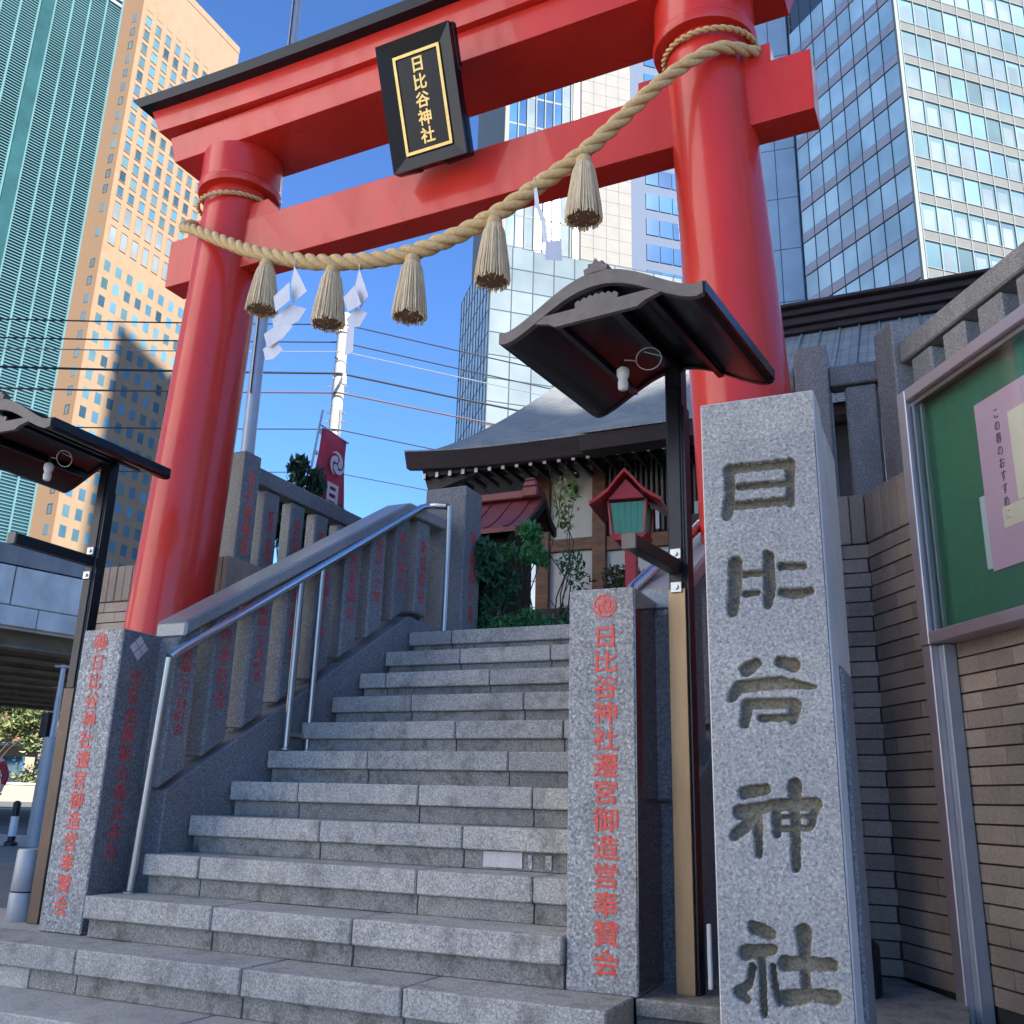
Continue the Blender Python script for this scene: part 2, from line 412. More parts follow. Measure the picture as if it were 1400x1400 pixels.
def mon(R, mat, parent, Mw, name='crest', ring=True):
    """three-comma swirl in a ring"""
    b=MB(); n=36; z0,z1=-.001,.0018
    if ring:
        for k in range(n):
            a0=2*pi*k/n; a1=2*pi*(k+1)/n
            p=[(R*.86*cos(a0),R*.86*sin(a0)),(R*cos(a0),R*sin(a0)),(R*cos(a1),R*sin(a1)),(R*.86*cos(a1),R*.86*sin(a1))]
            b.prism(p,'z',z0,z1)
    for c in range(3):
        base=2*pi*c/3; L=[];Rr=[]
        for i in range(15):
            s=i/14; ang=base+s*2.35; rad=R*(.28+.50*s**.75); w=R*.20*(1-s)**.8+R*.015
            L.append(((rad+w)*cos(ang),(rad+w)*sin(ang))); Rr.append(((rad-w)*cos(ang),(rad-w)*sin(ang)))
        for i in range(14): b.prism([Rr[i],L[i],L[i+1],Rr[i+1]],'z',z0,z1)
        cx,cy=R*.30*cos(base),R*.30*sin(base)
        b.prism([(cx+R*.22*cos(2*pi*k/14),cy+R*.22*sin(2*pi*k/14)) for k in range(14)],'z',z0,z1+.0004)
    me=b.mesh(name,mat); return place(name,me,parent,Mw)

# ------------------------------------------------------------------ leaves
def leaf_cloud(b, c, rad, n, size, seed=0, hollow=.35, flat=.5):
    rn=random.Random(seed)
    for _ in range(n):
        while True:
            p=Vector((rn.uniform(-1,1),rn.uniform(-1,1),rn.uniform(-1,1)))
            if hollow<p.length<1: break
        q=Vector((c[0]+p.x*rad[0],c[1]+p.y*rad[1],c[2]+p.z*rad[2]))
        s=size*rn.uniform(.6,1.3)
        e=Euler((rn.uniform(-1,1)*flat*2,rn.uniform(-1,1)*flat*2,rn.uniform(0,6.28))).to_matrix()
        a=e@Vector((s,0,0)); d=e@Vector((0,s*.38,0)); h=e@Vector((0,0,s*.12))
        b.add([q-a,q+d-h,q+a,q-d-h],[(0,1,2,3)])
def branch(b, p0, p1, r0, r1, rn, seg=5, wob=.05):
    p0=Vector(p0);p1=Vector(p1); pts=[]
    L=(p1-p0).length
    for i in range(seg+1):
        s=i/seg; o=Vector((rn.uniform(-1,1),rn.uniform(-1,1),rn.uniform(-.5,.5)))*wob*L*(0 if i in(0,) else 1)
        pts.append(p0.lerp(p1,s)+o)
    b.tube(pts,[r0+(r1-r0)*i/seg for i in range(seg+1)],7)
    return pts
def tree(name, base, h, crown, mat, label, cat, n=900, size=.05, seed=1, group=None, trunk_r=.05, limbs=5, clumps=9, kids=('trunk','crown'), flat=.5, hollow=.2):
    rn=random.Random(seed); root=empty(name,base,label,cat,group)
    tb=MB(); lb=MB(); base=Vector(base)
    top=base+Vector((rn.uniform(-.06,.06)*h,rn.uniform(-.06,.06)*h,h*.8))
    pts=branch(tb,base,top,trunk_r,trunk_r*.35,rn)
    for i in range(limbs):
        s=pts[1+i%4]; a=rn.uniform(0,6.28); e=Vector((base.x+cos(a)*crown[0]*.75,base.y+sin(a)*crown[1]*.75,base.z+h-crown[2]+rn.uniform(-.4,.7)*crown[2]))
        branch(tb,s,e,trunk_r*.45,trunk_r*.12,rn,4,.08)
        leaf_cloud(lb,e,(crown[0]*.38,crown[1]*.38,crown[2]*.35),n//(clumps+limbs),size,rn.random(),hollow,flat)
    for i in range(clumps):
        a=rn.uniform(0,6.28); rr=sqrt(rn.random())*.75
        c=(base.x+cos(a)*rr*crown[0],base.y+sin(a)*rr*crown[1],base.z+h-crown[2]+rn.uniform(-.75,.75)*crown[2])
        k=rn.uniform(.28,.45); leaf_cloud(lb,c,(crown[0]*k,crown[1]*k,crown[2]*k*.8),n//(clumps+limbs),size,rn.random(),hollow,flat)
    tb.build(kids[0],M['bark'],root,True); lb.build(kids[1],mat,root)
    return root

# ================================================================== SETTING
H=.18; TD=.26184; Y0=3.3090
g=MB(); g.box(-400,400,-200,500,-.6,-.18); tag(g.build('ground',M['pavement']),kind='structure')
# road on the left
g=MB(); g.box(-75,-4.75,4.35,130,-.19,.0); tag(g.build('road',M['asphalt']),kind='structure')
g=MB()
g.box(-9,-3.78,3.33,4.20,-.17,.176); tag(g.build('pavement',M['pavement']),kind='structure')
g=MB(); g.cbox(-9,-4.6,4.205,4.35,-.17,.12,.01); tag(g.build('kerb',M['granite_step']),kind='structure')
# paler concrete footway beyond the road
g=MB(); g.box(-60,-9.5,11.0,13.6,.0,.004); tag(g.build('footway',M['pavement']),kind='structure')
# terrace the shrine stands on
g=MB(); g.box(-5.9,3.5,6.2,26,-.15,1.955); tag(g.build('terrace_ground',M['garden_soil']),kind='structure')
g=MB(); g.box(-4.35,-3.9,4.9,6.2,-.15,1.9); g.box(-1.0,-.55,5.2,6.2,-.15,1.9); tag(g.build('planting_bed',M['garden_soil']),kind='structure')

def xl(y): return -3.70+.094*(y-3.83)
def xr(y): return -1.21+.094*(y-3.83)

# ------------------------------------------------------------------ staircase
st=empty('stone_staircase',(-2.5,3.3,0),'wide grey granite staircase climbing between the carved stone balustrades','stairs')
rn=random.Random(3)
seams={0:[-5.9,-4.75,-3.50,-2.62,-1.90],1:[-3.02,-2.30],2:[-3.35,-2.16,-1.62],3:[-2.86,-2.08],4:[-3.2,-2.47,-1.85],5:[-2.95,-2.1],6:[-2.55,-1.9],7:[-3.0,-2.25],8:[-3.35,-2.6,-1.9],9:[-2.95,-2.3],10:[-3.16,-2.15]}
for k in range(0,11):
    y=Y0+k*TD; z=(k+1)*H
    x0=-7.2 if k==0 else (-3.775 if k==1 else xl(y)+.0); x1=-1.126 if k==0 else (-1.386 if k<3 else xr(y)+.06)
    xs=[x0]+[s for s in seams[k] if x0+.1<s<x1-.1]+[x1]
    for a,b2 in zip(xs[:-1],xs[1:]):
        j=rn.uniform(-.0025,.0025); g=MB()
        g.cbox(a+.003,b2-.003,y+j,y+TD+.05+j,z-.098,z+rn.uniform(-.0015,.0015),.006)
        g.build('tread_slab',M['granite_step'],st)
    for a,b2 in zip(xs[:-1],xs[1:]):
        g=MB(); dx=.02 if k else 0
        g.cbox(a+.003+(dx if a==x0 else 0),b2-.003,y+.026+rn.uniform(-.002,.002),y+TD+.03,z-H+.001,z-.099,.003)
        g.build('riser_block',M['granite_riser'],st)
# landing slabs
g=MB(); g.box(-3.3,-1.0,Y0+11*TD+.06,6.6,1.9,1.977); g.build('landing_slab',M['granite_step'],st)
# lower pavement step (below the first riser)
lp=empty('entrance_step',(-3,3.1,0),'low pale granite step at the foot of the stairs, level with the street','step')
for a,b2 in ((-6.5,-5.2),(-5.2,-4.0),(-4.0,-2.75),(-2.75,-1.6),(-1.6,-.45)):
    g=MB(); g.cbox(a+.003,b2-.003,2.955,3.36,-.179,0,.006); g.build('step_slab',M['pavement'],lp)
# plinth right of the stairs
g=MB(); g.prism([(-1.12,3.62),(-.60,3.62),(-.60,3.42),(-.05,3.42),(-.05,4.52),(-.33,5.04),(-1.12,5.04)],'z',-.17,.118)
pl=tag(g.build('stone_plinth',M['granite_riser']),'low dark stone plinth under the carved name stone and bronze post','plinth')
g=MB(); g.cbox(-1.118,-.605,3.60,4.3,.119,.178,.006); p2=g.build('coping_slab',M['granite_riser'],pl)
# small patch of paper stuck to one riser
g=MB(); k=3
g.box(-1.98,-1.79,Y0+3*TD+.0205,Y0+3*TD+.0235,3*H+.012,3*H+.078)
g.build('pale_patch',M['granite_smooth'],st)
for a,w in ((-1.76,.018),(-1.68,.03)):
    g=MB(); g.box(a,a+w,Y0+3*TD+.0205,Y0+3*TD+.0230,3*H+.012,3*H+.070); g.build('pale_patch',M['granite_light'],st)

# ------------------------------------------------------------------ balustrades
def balustrade(side):
    f=xl if side=='L' else xr
    sg=-1 if side=='L' else 1         # thickness goes away from the stairs
    lab=('dark granite balustrade with red carved donor names climbing the left of the stairs' if side=='L'
         else 'dark granite balustrade half hidden behind the red-lettered post on the right of the stairs')
    root=empty('stone_balustrade',(f(3.83),3.83,.18),lab,'balustrade')
    def skew(b,off):    # poly prism in y,z with x following f(y)
        pass
    def solid(poly,o0,o1,name,mat,ch=0,parent=root):
        g=MB(); n=len(poly)
        vs=[(f(p[0])+sg*o0,p[0],p[1]) for p in poly]+[(f(p[0])+sg*o1,p[0],p[1]) for p in poly]
        fs=[list(range(n)),list(range(n,2*n))[::-1]]+[[i,n+i,n+(i+1)%n,(i+1)%n] for i in range(n)]
        if sg>0: fs=[q[::-1] for q in fs]
        g.add(vs,fs); o=g.build(name,mat,parent)
        if ch:
            bv=o.modifiers.new('bevel','BEVEL'); bv.width=ch; bv.segments=1; bv.limit_method='ANGLE'
        return o
    low=lambda y:.778+.642*(y-3.83); cap=lambda y:1.540+.628*(y-3.77)
    solid([(3.93,.0),(5.94,.0),(6.32,.0),(6.32,2.07),(5.94,2.10),(3.93,low(3.93))],.012,.20,'stringer',M['granite_dark'],.006)
    solid([(3.905,cap(3.905)),(5.85,cap(5.85)),(5.85,cap(5.85)+.088),(3.905,cap(3.905)+.088)],-.012,.20,'cap',M['granite_cap'],.012)
    solid([(5.852,cap(5.85)),(6.33,cap(5.85)+.0),(6.33,cap(5.85)+.088),(5.852,cap(5.85)+.088)],-.010,.198,'cap',M['granite_cap'],.01)
    names=['新橋三丁目町会','内幸町会','新橋二丁目町会','烏森町会','新橋六丁目','西新橋会','愛宕一之部','桜川睦会','新橋親和']
    ys=[3.968+.264*i for i in range(9)]
    for i,yc in enumerate(ys):
        w=.080; y0,y1=yc-w,yc+w
        b0,b1=(low(y0)+.03,low(y1)+.03) if y1<5.96 else (2.14,2.13)
        t0,t1=min(cap(y0),cap(5.85))-.001,min(cap(y1),cap(5.85))-.001
        s=solid([(y0,b0),(y1,b1),(y1,t1),(y0,t0)],.02,.165,'slat',M['granite_dark'],.012)
        if side=='L':
            hh=(t0-b1)*.68
            fade=M['red_letter_faded']
            write(names[i],(f(yc)-.0195+.0005,yc,t1-.14),hh,(.094,1,0),fade,s,bold=.006,width=.075)
    return root
balustrade('L'); balustrade('R')
# handrails
def rail(name,label,pts,posts,r=.025,plates=()):
    root=empty(name,pts[0],label,'handrail')
    g=MB(); g.tube(pts,r,12); sm(g.build('rail',M['steel'],root),60)
    for (a,b2) in posts:
        g=MB(); g.tube([a,b2],.0205,12); g.lathe([(.04,0),(.04,.006),(.024,.012)],16,a); sm(g.build('post',M['steel_dull'],root),40)
    return root
rl=rail('handrail','polished steel handrail running up in front of the left balustrade',
 [(-3.665,3.80,1.50),(-3.655,3.84,1.535),(-3.50,5.78,2.80),(-3.47,5.95,2.92),(-3.455,6.03,2.955),(-3.40,6.03,2.95),(-3.29,6.02,2.93)],
 [((-3.725,3.80,.36),(-3.667,3.80,1.50)),((-3.585,4.73,1.09),(-3.585,4.73,2.13)),((-3.57,4.92,1.09),(-3.57,4.92,2.25)),((-3.27,6.02,1.98),(-3.27,6.02,2.93))])
g=MB(); g.box(-3.59,-3.575,4.72,4.93,1.17,1.19); g.build('bracket',M['steel_dull'],rl)
rail('handrail','polished steel handrail showing between the red-lettered post and the bronze pole',
 [(-1.215,3.86,1.66),(-1.205,3.90,1.725),(-1.12,4.18,1.93),(-1.05,4.55,2.18),(-.98,5.8,2.92)],
 [((-1.21,3.87,.36),(-1.21,3.87,1.68)),((-1.0,5.75,1.9),(-1.0,5.75,2.9))])
# landing post at the head of the left balustrade
def stone_post(name,x0,x1,y0,y1,z0,z1,mat,label,cat='stone post',side_mat=None,peak=.0,ch=.008,group=None):
    root=empty(name,((x0+x1)/2,(y0+y1)/2,z0),label,cat,group)
    g=MB()
    g.cbox(x0,x1,y0,y1,z0,z1,ch); o=g.build('shaft',mat,root)
    return root
lpst=stone_post('stone_post',-3.66,-3.30,6.335,6.62,1.93,3.20,M['granite_dark'],'square dark granite post at the head of the left balustrade by the landing','stone post')
write('奉納御大典',(-3.2995+.0003,6.48,2.86),.72,(0,1,0),M['red_letter_faded'],lpst,width=.09)
# front posts
ptxt='日比谷神社遷宮御造営奉賛会'
cp=empty('stone_post',(-1.244,3.75,.18),'granite post with a round crest and red characters at the right foot of the stairs','stone post')
g=MB(); g.cbox(-1.381,-1.107,3.60,3.93,.179,1.664,.005); cpo=g.build('shaft',M['granite_light'],cp)
g=MB(); g.box(-1.1072,-1.1045,3.606,3.925,.19,1.658); g.build('polished_face',M['granite_polished'],cp)
mon(.048,M['red_letter'],cp,face_matrix((-1.229,3.5995,1.592),(1,0,0)))
write(ptxt,(-1.227,3.5995,1.505),1.265,(1,0,0),M['red_letter'],cp,bold=0,dup=.0016,width=.102)
lp_=empty('stone_post',(-3.97,3.76,.18),'granite post with red characters on two faces at the left foot of the stairs','stone post')
g=MB(); g.cbox(-4.108,-3.832,3.63,3.905,.179,1.632,.005); g.build('shaft',M['granite_light'],lp_)
g=MB(); g.box(-3.8322,-3.8290,3.636,3.900,.19,1.627); g.build('side_face',M['granite_dark'],lp_)
mon(.046,M['red_letter'],lp_,face_matrix((-3.98,3.6295,1.568),(1,0,0)))
write(ptxt,(-3.98,3.6295,1.498),1.24,(1,0,0),M['red_letter'],lp_,bold=0,dup=.0014,width=.088)
write('住友金属鉱山株式会社',(-3.8285,3.752,1.435),.93,(0,1,0),M['red_letter_faded'],lp_,bold=0,dup=.0012,width=.085)
# pale diamond crest on the side face
g=MB()
for (a,b2) in ((0,.034),(0,-.034),(.034,0),(-.034,0)):
    c=(a,b2); g.prism([(c[0]-.03,c[1]),(c[0],c[1]-.03),(c[0]+.03,c[1]),(c[0],c[1]+.03)],'z',-.001,.0012)
place('crest',g.mesh('crest',M['granite_smooth']),lp_,face_matrix((-3.829,3.745,1.547),(0,1,0)))

# ------------------------------------------------------------------ carved name stone
STROKES=[[(-0.5499,1.826,0.0122),(-0.3762,1.8237,0.0116)],[(-0.5557,1.8219,0.0134),(-0.5541,1.7485,0.0122),(-0.5655,1.6821,0.0143)],[(-0.3741,1.8234,0.0127),(-0.3754,1.7611,0.0095),(-0.3789,1.6998,0.0105)],[(-0.5245,1.7663,0.0088),(-0.3902,1.7628,0.0085)],[(-0.5358,1.7069,0.011),(-0.3827,1.707,0.0105)],[(-0.5474,1.53,0.0162),(-0.5533,1.4392,0.015),(-0.562,1.3828,0.0128)],[(-0.521,1.4923,0.0075),(-0.4741,1.4934,0.0074)],[(-0.5236,1.433,0.0074),(-0.4874,1.4351,0.0074)],[(-0.4504,1.5447,0.0126),(-0.4511,1.448,0.0146),(-0.4577,1.3986,0.0104)],[(-0.4145,1.5088,0.0093),(-0.3526,1.5063,0.0081)],[(-0.4186,1.4329,0.0093),(-0.3739,1.4236,0.0122),(-0.3368,1.4319,0.008)],[(-0.5269,1.2124,0.0166),(-0.5013,1.2284,0.0124)],[(-0.4334,1.2324,0.0121),(-0.3976,1.2209,0.016)],[(-0.5741,1.1323,0.0104),(-0.552,1.163,0.0146),(-0.4325,1.1726,0.0141),(-0.3419,1.1582,0.0049)],[(-0.5419,1.058,0.0103),(-0.5293,1.111,0.0144)],[(-0.523,1.115,0.0123),(-0.4116,1.1152,0.0119)],[(-0.3979,1.111,0.0138),(-0.4063,1.069,0.0099)],[(-0.4942,1.0738,0.0081),(-0.4099,1.075,0.0079)],[(-0.548,0.8708,0.0141),(-0.4915,0.8816,0.0119)],[(-0.5644,0.8179,0.0161),(-0.4859,0.8354,0.0118)],[(-0.5267,0.8093,0.0119),(-0.552,0.7798,0.012),(-0.5809,0.7577,0.0121)],[(-0.5164,0.8173,0.0119),(-0.5175,0.711,0.0078)],[(-0.4124,0.8927,0.0155),(-0.4144,0.824,0.0106),(-0.4208,0.6802,0.0095)],[(-0.466,0.8398,0.0137),(-0.3595,0.8462,0.0133)],[(-0.4646,0.8283,0.0098),(-0.466,0.7657,0.0097)],[(-0.362,0.8367,0.0095),(-0.3766,0.7857,0.0076)],[(-0.4461,0.8098,0.0049),(-0.3788,0.8118,0.0048)],[(-0.4556,0.7774,0.0068),(-0.3805,0.7837,0.0066)],[(-0.5397,0.5256,0.0135),(-0.4982,0.5124,0.0133)],[(-0.5639,0.4609,0.0155),(-0.4945,0.4735,0.0114)],[(-0.5215,0.4643,0.0086),(-0.523,0.3175,0.0075)],[(-0.5461,0.4286,0.0077),(-0.5575,0.3871,0.0077),(-0.5854,0.3634,0.0116),(-0.5632,0.3463,0.0076)],[(-0.4947,0.433,0.0066),(-0.4915,0.3844,0.0075),(-0.4825,0.3439,0.0047)],[(-0.4113,0.5224,0.0167),(-0.4112,0.461,0.0111),(-0.4128,0.3746,0.0091)],[(-0.4623,0.4427,0.015),(-0.3447,0.4492,0.0126)],[(-0.4594,0.3598,0.0166),(-0.3983,0.3743,0.0127),(-0.3445,0.3726,0.0143)]]
def name_stone():
    root=empty('name_stone',(-.464,2.95,-.17),'tall granite stone carved with five large characters beside the bronze post','stone marker')
    X0,X1,Z0,Z1,Y=-.637,-.291,-.17,2.05,2.80
    dx=.0028; xs=np.arange(X0+.004,X1-.004,dx); zs=np.arange(.25,1.92,dx)
    gx,gz=np.meshgrid(xs,zs); sd=np.full(gx.shape,9.)
    for pl_ in STROKES:
        for (ax,az,ar),(bx,bz,br) in zip(pl_[:-1],pl_[1:]):
            vx,vz=bx-ax,bz-az; L2=vx*vx+vz*vz
            ar=ar*1.3; br=br*1.3
            tt=np.clip(((gx-ax)*vx+(gz-az)*vz)/L2,0,1)
            d=np.sqrt((gx-ax-tt*vx)**2+(gz-az-tt*vz)**2)-(ar+(br-ar)*tt)
            sd=np.minimum(sd,d)
    wob=.0016*np.sin(gx*170+np.sin(gz*90)*2)*np.sin(gz*210+1.3)
    sd=sd+wob
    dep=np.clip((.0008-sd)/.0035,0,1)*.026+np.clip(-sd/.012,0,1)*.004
    ny,nx=gx.shape
    rr=np.random.RandomState(4); dep=dep+rr.normal(0,.00035,dep.shape)
    co_=np.stack([gx,Y+dep,gz],-1).reshape(-1,3)-np.array(root.location)[None,:]
    idx=np.arange(ny*nx).reshape(ny,nx)
    q=np.stack([idx[:-1,:-1],idx[:-1,1:],idx[1:,1:],idx[1:,:-1]],-1).reshape(-1,4)
    me=D.meshes.new('carved_face'); me.from_pydata(co_.tolist(),[],q.tolist())
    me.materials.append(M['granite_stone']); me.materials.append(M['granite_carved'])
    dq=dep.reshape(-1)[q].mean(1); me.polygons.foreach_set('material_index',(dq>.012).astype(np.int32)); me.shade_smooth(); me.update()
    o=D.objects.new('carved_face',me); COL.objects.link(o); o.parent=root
    # body round the carved face, chamfered
    g=MB(); g.box(X0+.004,X1-.004,Y,Y+.012,Z0,.2515); g.build('face_margin',M['granite_stone'],root)
    g=MB(); g.box(X0+.004,X1-.004,Y,Y+.012,1.918,Z1-.004); g.build('face_margin',M['granite_stone'],root)
    g=MB(); c=.004
    g.add([(X0,Y+c,Z0),(X0+c,Y,Z0),(X0+c,Y,Z1-c),(X0,Y+c,Z1-c)],[(0,1,2,3)])
    g.add([(X1-c,Y,Z0),(X1,Y+c,Z0),(X1,Y+c,Z1-c),(X1-c,Y,Z1-c)],[(0,1,2,3)])
    g.add([(X0+c,Y,Z1-c),(X1-c,Y,Z1-c),(X1,Y+c,Z1),(X0,Y+c,Z1)],[(0,1,2,3)])
    g.box(X0,X1,Y+.036,Y+.165,Z0,Z1-.001)
    g.add([(X0,Y+c,Z0),(X0,Y+.037,Z0),(X0,Y+.037,Z1),(X0,Y+c,Z1)],[(0,3,2,1)])
    g.add([(X1,Y+c,Z0),(X1,Y+.037,Z0),(X1,Y+.037,Z1),(X1,Y+c,Z1)],[(0,1,2,3)])
    g.add([(X0,Y+c,Z1),(X1,Y+c,Z1),(X1,Y+.037,Z1),(X0,Y+.037,Z1)],[(0,1,2,3)])
    g.build('slab',M['granite_smooth'],root)
    g=MB(); g.cbox(X0+.01,X1-.006,Y+.175,Y+.62,Z0,2.045,.02); g.build('backing_pillar',M['granite_smooth'],root)
    g=MB(); g.cbox(X0-.0,X1+.012,Y+.17,Y+.40,Z0,1.24,.008); g.build('support_block',M['granite_dark'],root)
name_stone()

# ------------------------------------------------------------------ torii
TA=-.0356; TC=Vector((-2.68,4.62,0))
TM=Matrix.Translation(TC)@Matrix.Rotation(TA,4,'Z')
tor=empty('torii_gate',(-2.68,4.62,.118),'large glossy vermilion torii gate spanning the stairs','torii gate')
def axis_s(z): # half spacing of the pillars at height z
    return 1.975-.0405*(z-.1)-.0012*z*z
for sg in (-1,1):
    g=MB(TM); n=48; prof=[(.29,.10),(.275,.5),(.258,1.9),(.243,3.3),(.230,5.0),(.230,5.34)]
    zs=[.0+i*.25 for i in range(22)]; 
    pts=[];rs=[]
    for z in zs:
        z=min(z,5.31); r=np.interp(z,[p[1] for p in prof],[p[0] for p in prof]); pts.append((sg*axis_s(z),0,z)); rs.append(float(r))
    g.tube(pts,rs,n,True); sm(g.build('pillar',M['vermilion'],tor),30)
    g=MB(TM); cx=sg*axis_s(5.15); g.lathe([(.235,4.995),(.29,5.0),(.298,5.02),(.298,5.05),(.286,5.07),(.286,5.312)],48,(cx,0,0)); sm(g.build('collar',M['vermilion'],tor),30)
    g=MB(TM); g.lathe([(.34,.0),(.34,.30),(.30,.34)],40,(sg*axis_s(.1),0,.0)); sm(g.build('base_ring',M['roof_black'],tor),30)
# tie beam (nuki), split at the pillars
def bev(o,w=.006,seg=2):
    b=o.modifiers.new('bevel','BEVEL'); b.width=w; b.segments=seg; b.limit_method='ANGLE'; return o
g=MB(TM); g.box(-2.27,2.33,-.095,.095,4.36,4.74); bev(g.build('tie_beam',M['vermilion'],tor),.005)
for sg in (-1,1):
    for (a,b2) in ((1.36,1.62),(1.90,2.12)):
        x0,x1=(sg*a,sg*b2) if sg>0 else (sg*b2,sg*a)
        g=MB(TM)
        inner = a<1.7
        p=[(x0,4.7405),(x1,4.7405),(x1,4.87),(x0,4.87)]
        if inner and sg<0: p=[(x0,4.7405),(x1+.10,4.7405),(x1-.02,4.87),(x0,4.87)]
        g.prism(p,'y',-.085,.085); bev(g.build('wedge',M['vermilion'],tor),.004)
# lintel (shimagi)
g=MB(TM); g.prism([(-2.19,5.312),(2.19,5.312),(2.27,5.55),(-2.27,5.55)],'y',-.24,.24); bev(g.build('lintel',M['vermilion'],tor),.005)
# top lintel (kasagi) with a slight upward curve at the ends
def sori(s): return .055*abs(s/2.4)**2.4
def curved(name,mat,z0,z1,e0,e1,t,roof=False):
    g=MB(TM); n=40; fr=[]
    for i in range(n+1):
        q=-1+2*i/n
        up=sori(q*e1); vs=None
        b0=(q*e0,z0+up); b1=(q*e1,z1+up)
        fr.append((b0,b1))
    vs=[];fs=[]
    for (b0,b1) in fr:
        if roof: vs+= [(b0[0],-t,b0[1]),(b0[0],t,b0[1]),(b1[0],t+.01,b1[1]-.035),(b1[0],0,b1[1]+.05),(b1[0],-t-.01,b1[1]-.035)]
        else: vs+= [(b0[0],-t,b0[1]),(b0[0],t,b0[1]),(b1[0],t,b1[1]),(b1[0],-t,b1[1])]
    m_=5 if roof else 4
    for i in range(n):
        for k in range(m_): fs.append((i*m_+k,i*m_+(k+1)%m_,(i+1)*m_+(k+1)%m_,(i+1)*m_+k))
    fs.append(list(range(m_))[::-1]); fs.append([n*m_+k for k in range(m_)])
    fs=[f[::-1] for f in fs]
    g.add(vs,fs); o=g.build(name,mat,tor)
    bm=bmesh.new(); bm.from_mesh(o.data); bmesh.ops.recalc_face_normals(bm,faces=bm.faces); bm.to_mesh(o.data); bm.free()
    return o
curved('top_lintel',M['vermilion'],5.551,5.758,2.36,2.46,.285)
curved('roof_cap',M['roof_black'],5.759,5.875,2.52,2.60,.36,True)

# plaque
pq=empty('shrine_plaque',(-2.62,4.40,4.60),'black plaque with gold characters and gold border hung on the gate','plaque')
PW=.28; PH=.80
up=Vector((0,-.32,.73)).normalized(); rt_=Vector((cos(TA),sin(TA),0)); nn=rt_.cross(up)
PM=Matrix(((rt_.x,-nn.x,up.x,-2.62),(rt_.y,-nn.y,up.y,4.40),(rt_.z,-nn.z,up.z,4.60),(0,0,0,1)))
g=MB(PM); w0,w1=.27,.27
def jag(n0,n1,k,amp):
    return []
out=[(-w0,.01),(-.10,.0),(-.09,.012),(.07,.012),(.085,.0),(w0,.008),(w0+.0,.25),(w0-.012,.27),(w0-.012,.52),(w0,.54),(w0,.80),(.10,.80),(.085,.785),(-.07,.785),(-.085,.80),(-w0,.80),(-w0,.54),(-w0+.012,.52),(-w0+.012,.27),(-w0,.25)]
g.prism(out,'y',.0,.05); bev(g.build('back_board',M['lacquer_black'],pq),.006)
# bevelled frame around the inner panel
g=MB(PM); ix,iz0,iz1=.165,.10,.70
for (p,q) in ((((-.262,.01),(.262,.01)),((ix,iz0),(-ix,iz0))),(((.262,.01),(.262,.79)),((ix,iz1),(ix,iz0))),(((.262,.79),(-.262,.79)),((-ix,iz1),(ix,iz1))),(((-.262,.79),(-.262,.01)),((-ix,iz0),(-ix,iz1)))):
    a,b2=p;c,d=q; g.add([(a[0],-.045,a[1]),(b2[0],-.045,b2[1]),(c[0],-.012,c[1]),(d[0],-.012,d[1])],[(0,1,2,3)])
    g.add([(a[0],-.045,a[1]),(b2[0],-.045,b2[1]),(b2[0],.001,b2[1]),(a[0],.001,a[1])],[(3,2,1,0)])
g.build('frame',M['lacquer_black'],pq)
g=MB(PM); g.box(-ix,ix,-.012,.0,iz0,iz1); g.build('panel',M['lacquer_black'],pq)
for (a,b2,c,d) in ((-ix,ix,iz0-.001,iz0+.018),(-ix,ix,iz1-.018,iz1+.001),(-ix-.001,-ix+.018,iz0+.018,iz1-.018),(ix-.018,ix+.001,iz0+.018,iz1-.018)):
    g=MB(PM); g.box(a,b2,-.022,-.0125,c,d); g.build('gold_border',M['gold'],pq)
TPM=face_matrix(PM@Vector((0,-.0135,.665)),rt_,up)
me=text_mesh('\n'.join('日比谷神社'),1,M['gold'],.02,.022,1.08); fit_mesh(me,.52,width=.10)
for v in me.vertices: v.co.z=max(-.001,min(.003,v.co.z))
place('lettering',me,pq,TPM)
g=MB(); g.tube([(-2.62,4.37,5.25),(-2.62,4.55,5.42)],.012,6); g.build('hook',M['steel_dull'],pq)

# ------------------------------------------------------------------ sacred rope
def catmull(pts,n=14):
    P=[Vector(p) for p in pts]; P=[P[0]*2-P[1]]+P+[P[-1]*2-P[-2]]; out=[]
    for i in range(1,len(P)-2):
        for k in range(n):
            t=k/n; p0,p1,p2,p3=P[i-1],P[i],P[i+1],P[i+2]
            out.append(.5*((2*p1)+(-p0+p2)*t+(2*p0-5*p1+4*p2-p3)*t*t+(-p0+3*p1-3*p2+p3)*t**3))
    out.append(P[-2]); return out
def twist(root,path,rad,pitch,strands=3,name='strand',n=9,mat=None):
    L=[0]
    for i in range(1,len(path)): L.append(L[-1]+(path[i]-path[i-1]).length)
    tot=L[-1]; m=int(tot/.014); pts=[]
    j=0
    for i in range(m+1):
        s=tot*i/m
        while j<len(L)-2 and L[j+1]<s: j+=1
        f=(s-L[j])/max(1e-6,L[j+1]-L[j]); pts.append(path[j].lerp(path[j+1],f))
    u=None; T=[(pts[min(i+1,m)]-pts[max(i-1,0)]).normalized() for i in range(m+1)]
    us=[]; u=Vector((0,-1,0))
    for i in range(m+1):
        u=(u-T[i]*u.dot(T[i])).normalized(); us.append(u)
    for k in range(strands):
        sp=[];rs=[]
        for i in range(m+1):
            s=tot*i/m; R=rad(s/tot); a=2*pi*(k/strands)+2*pi*s/pitch
            w=T[i].cross(us[i]); sp.append(pts[i]+(us[i]*cos(a)+w*sin(a))*R*.52); rs.append(R*.56)
        g=MB(); g.tube(sp,rs,n); g.build(name,mat or M['rope_straw'],root,True)
    return pts,tot
LP=TM@Vector((-axis_s(4.6),0,0)); RP=TM@Vector((axis_s(4.6),0,0))
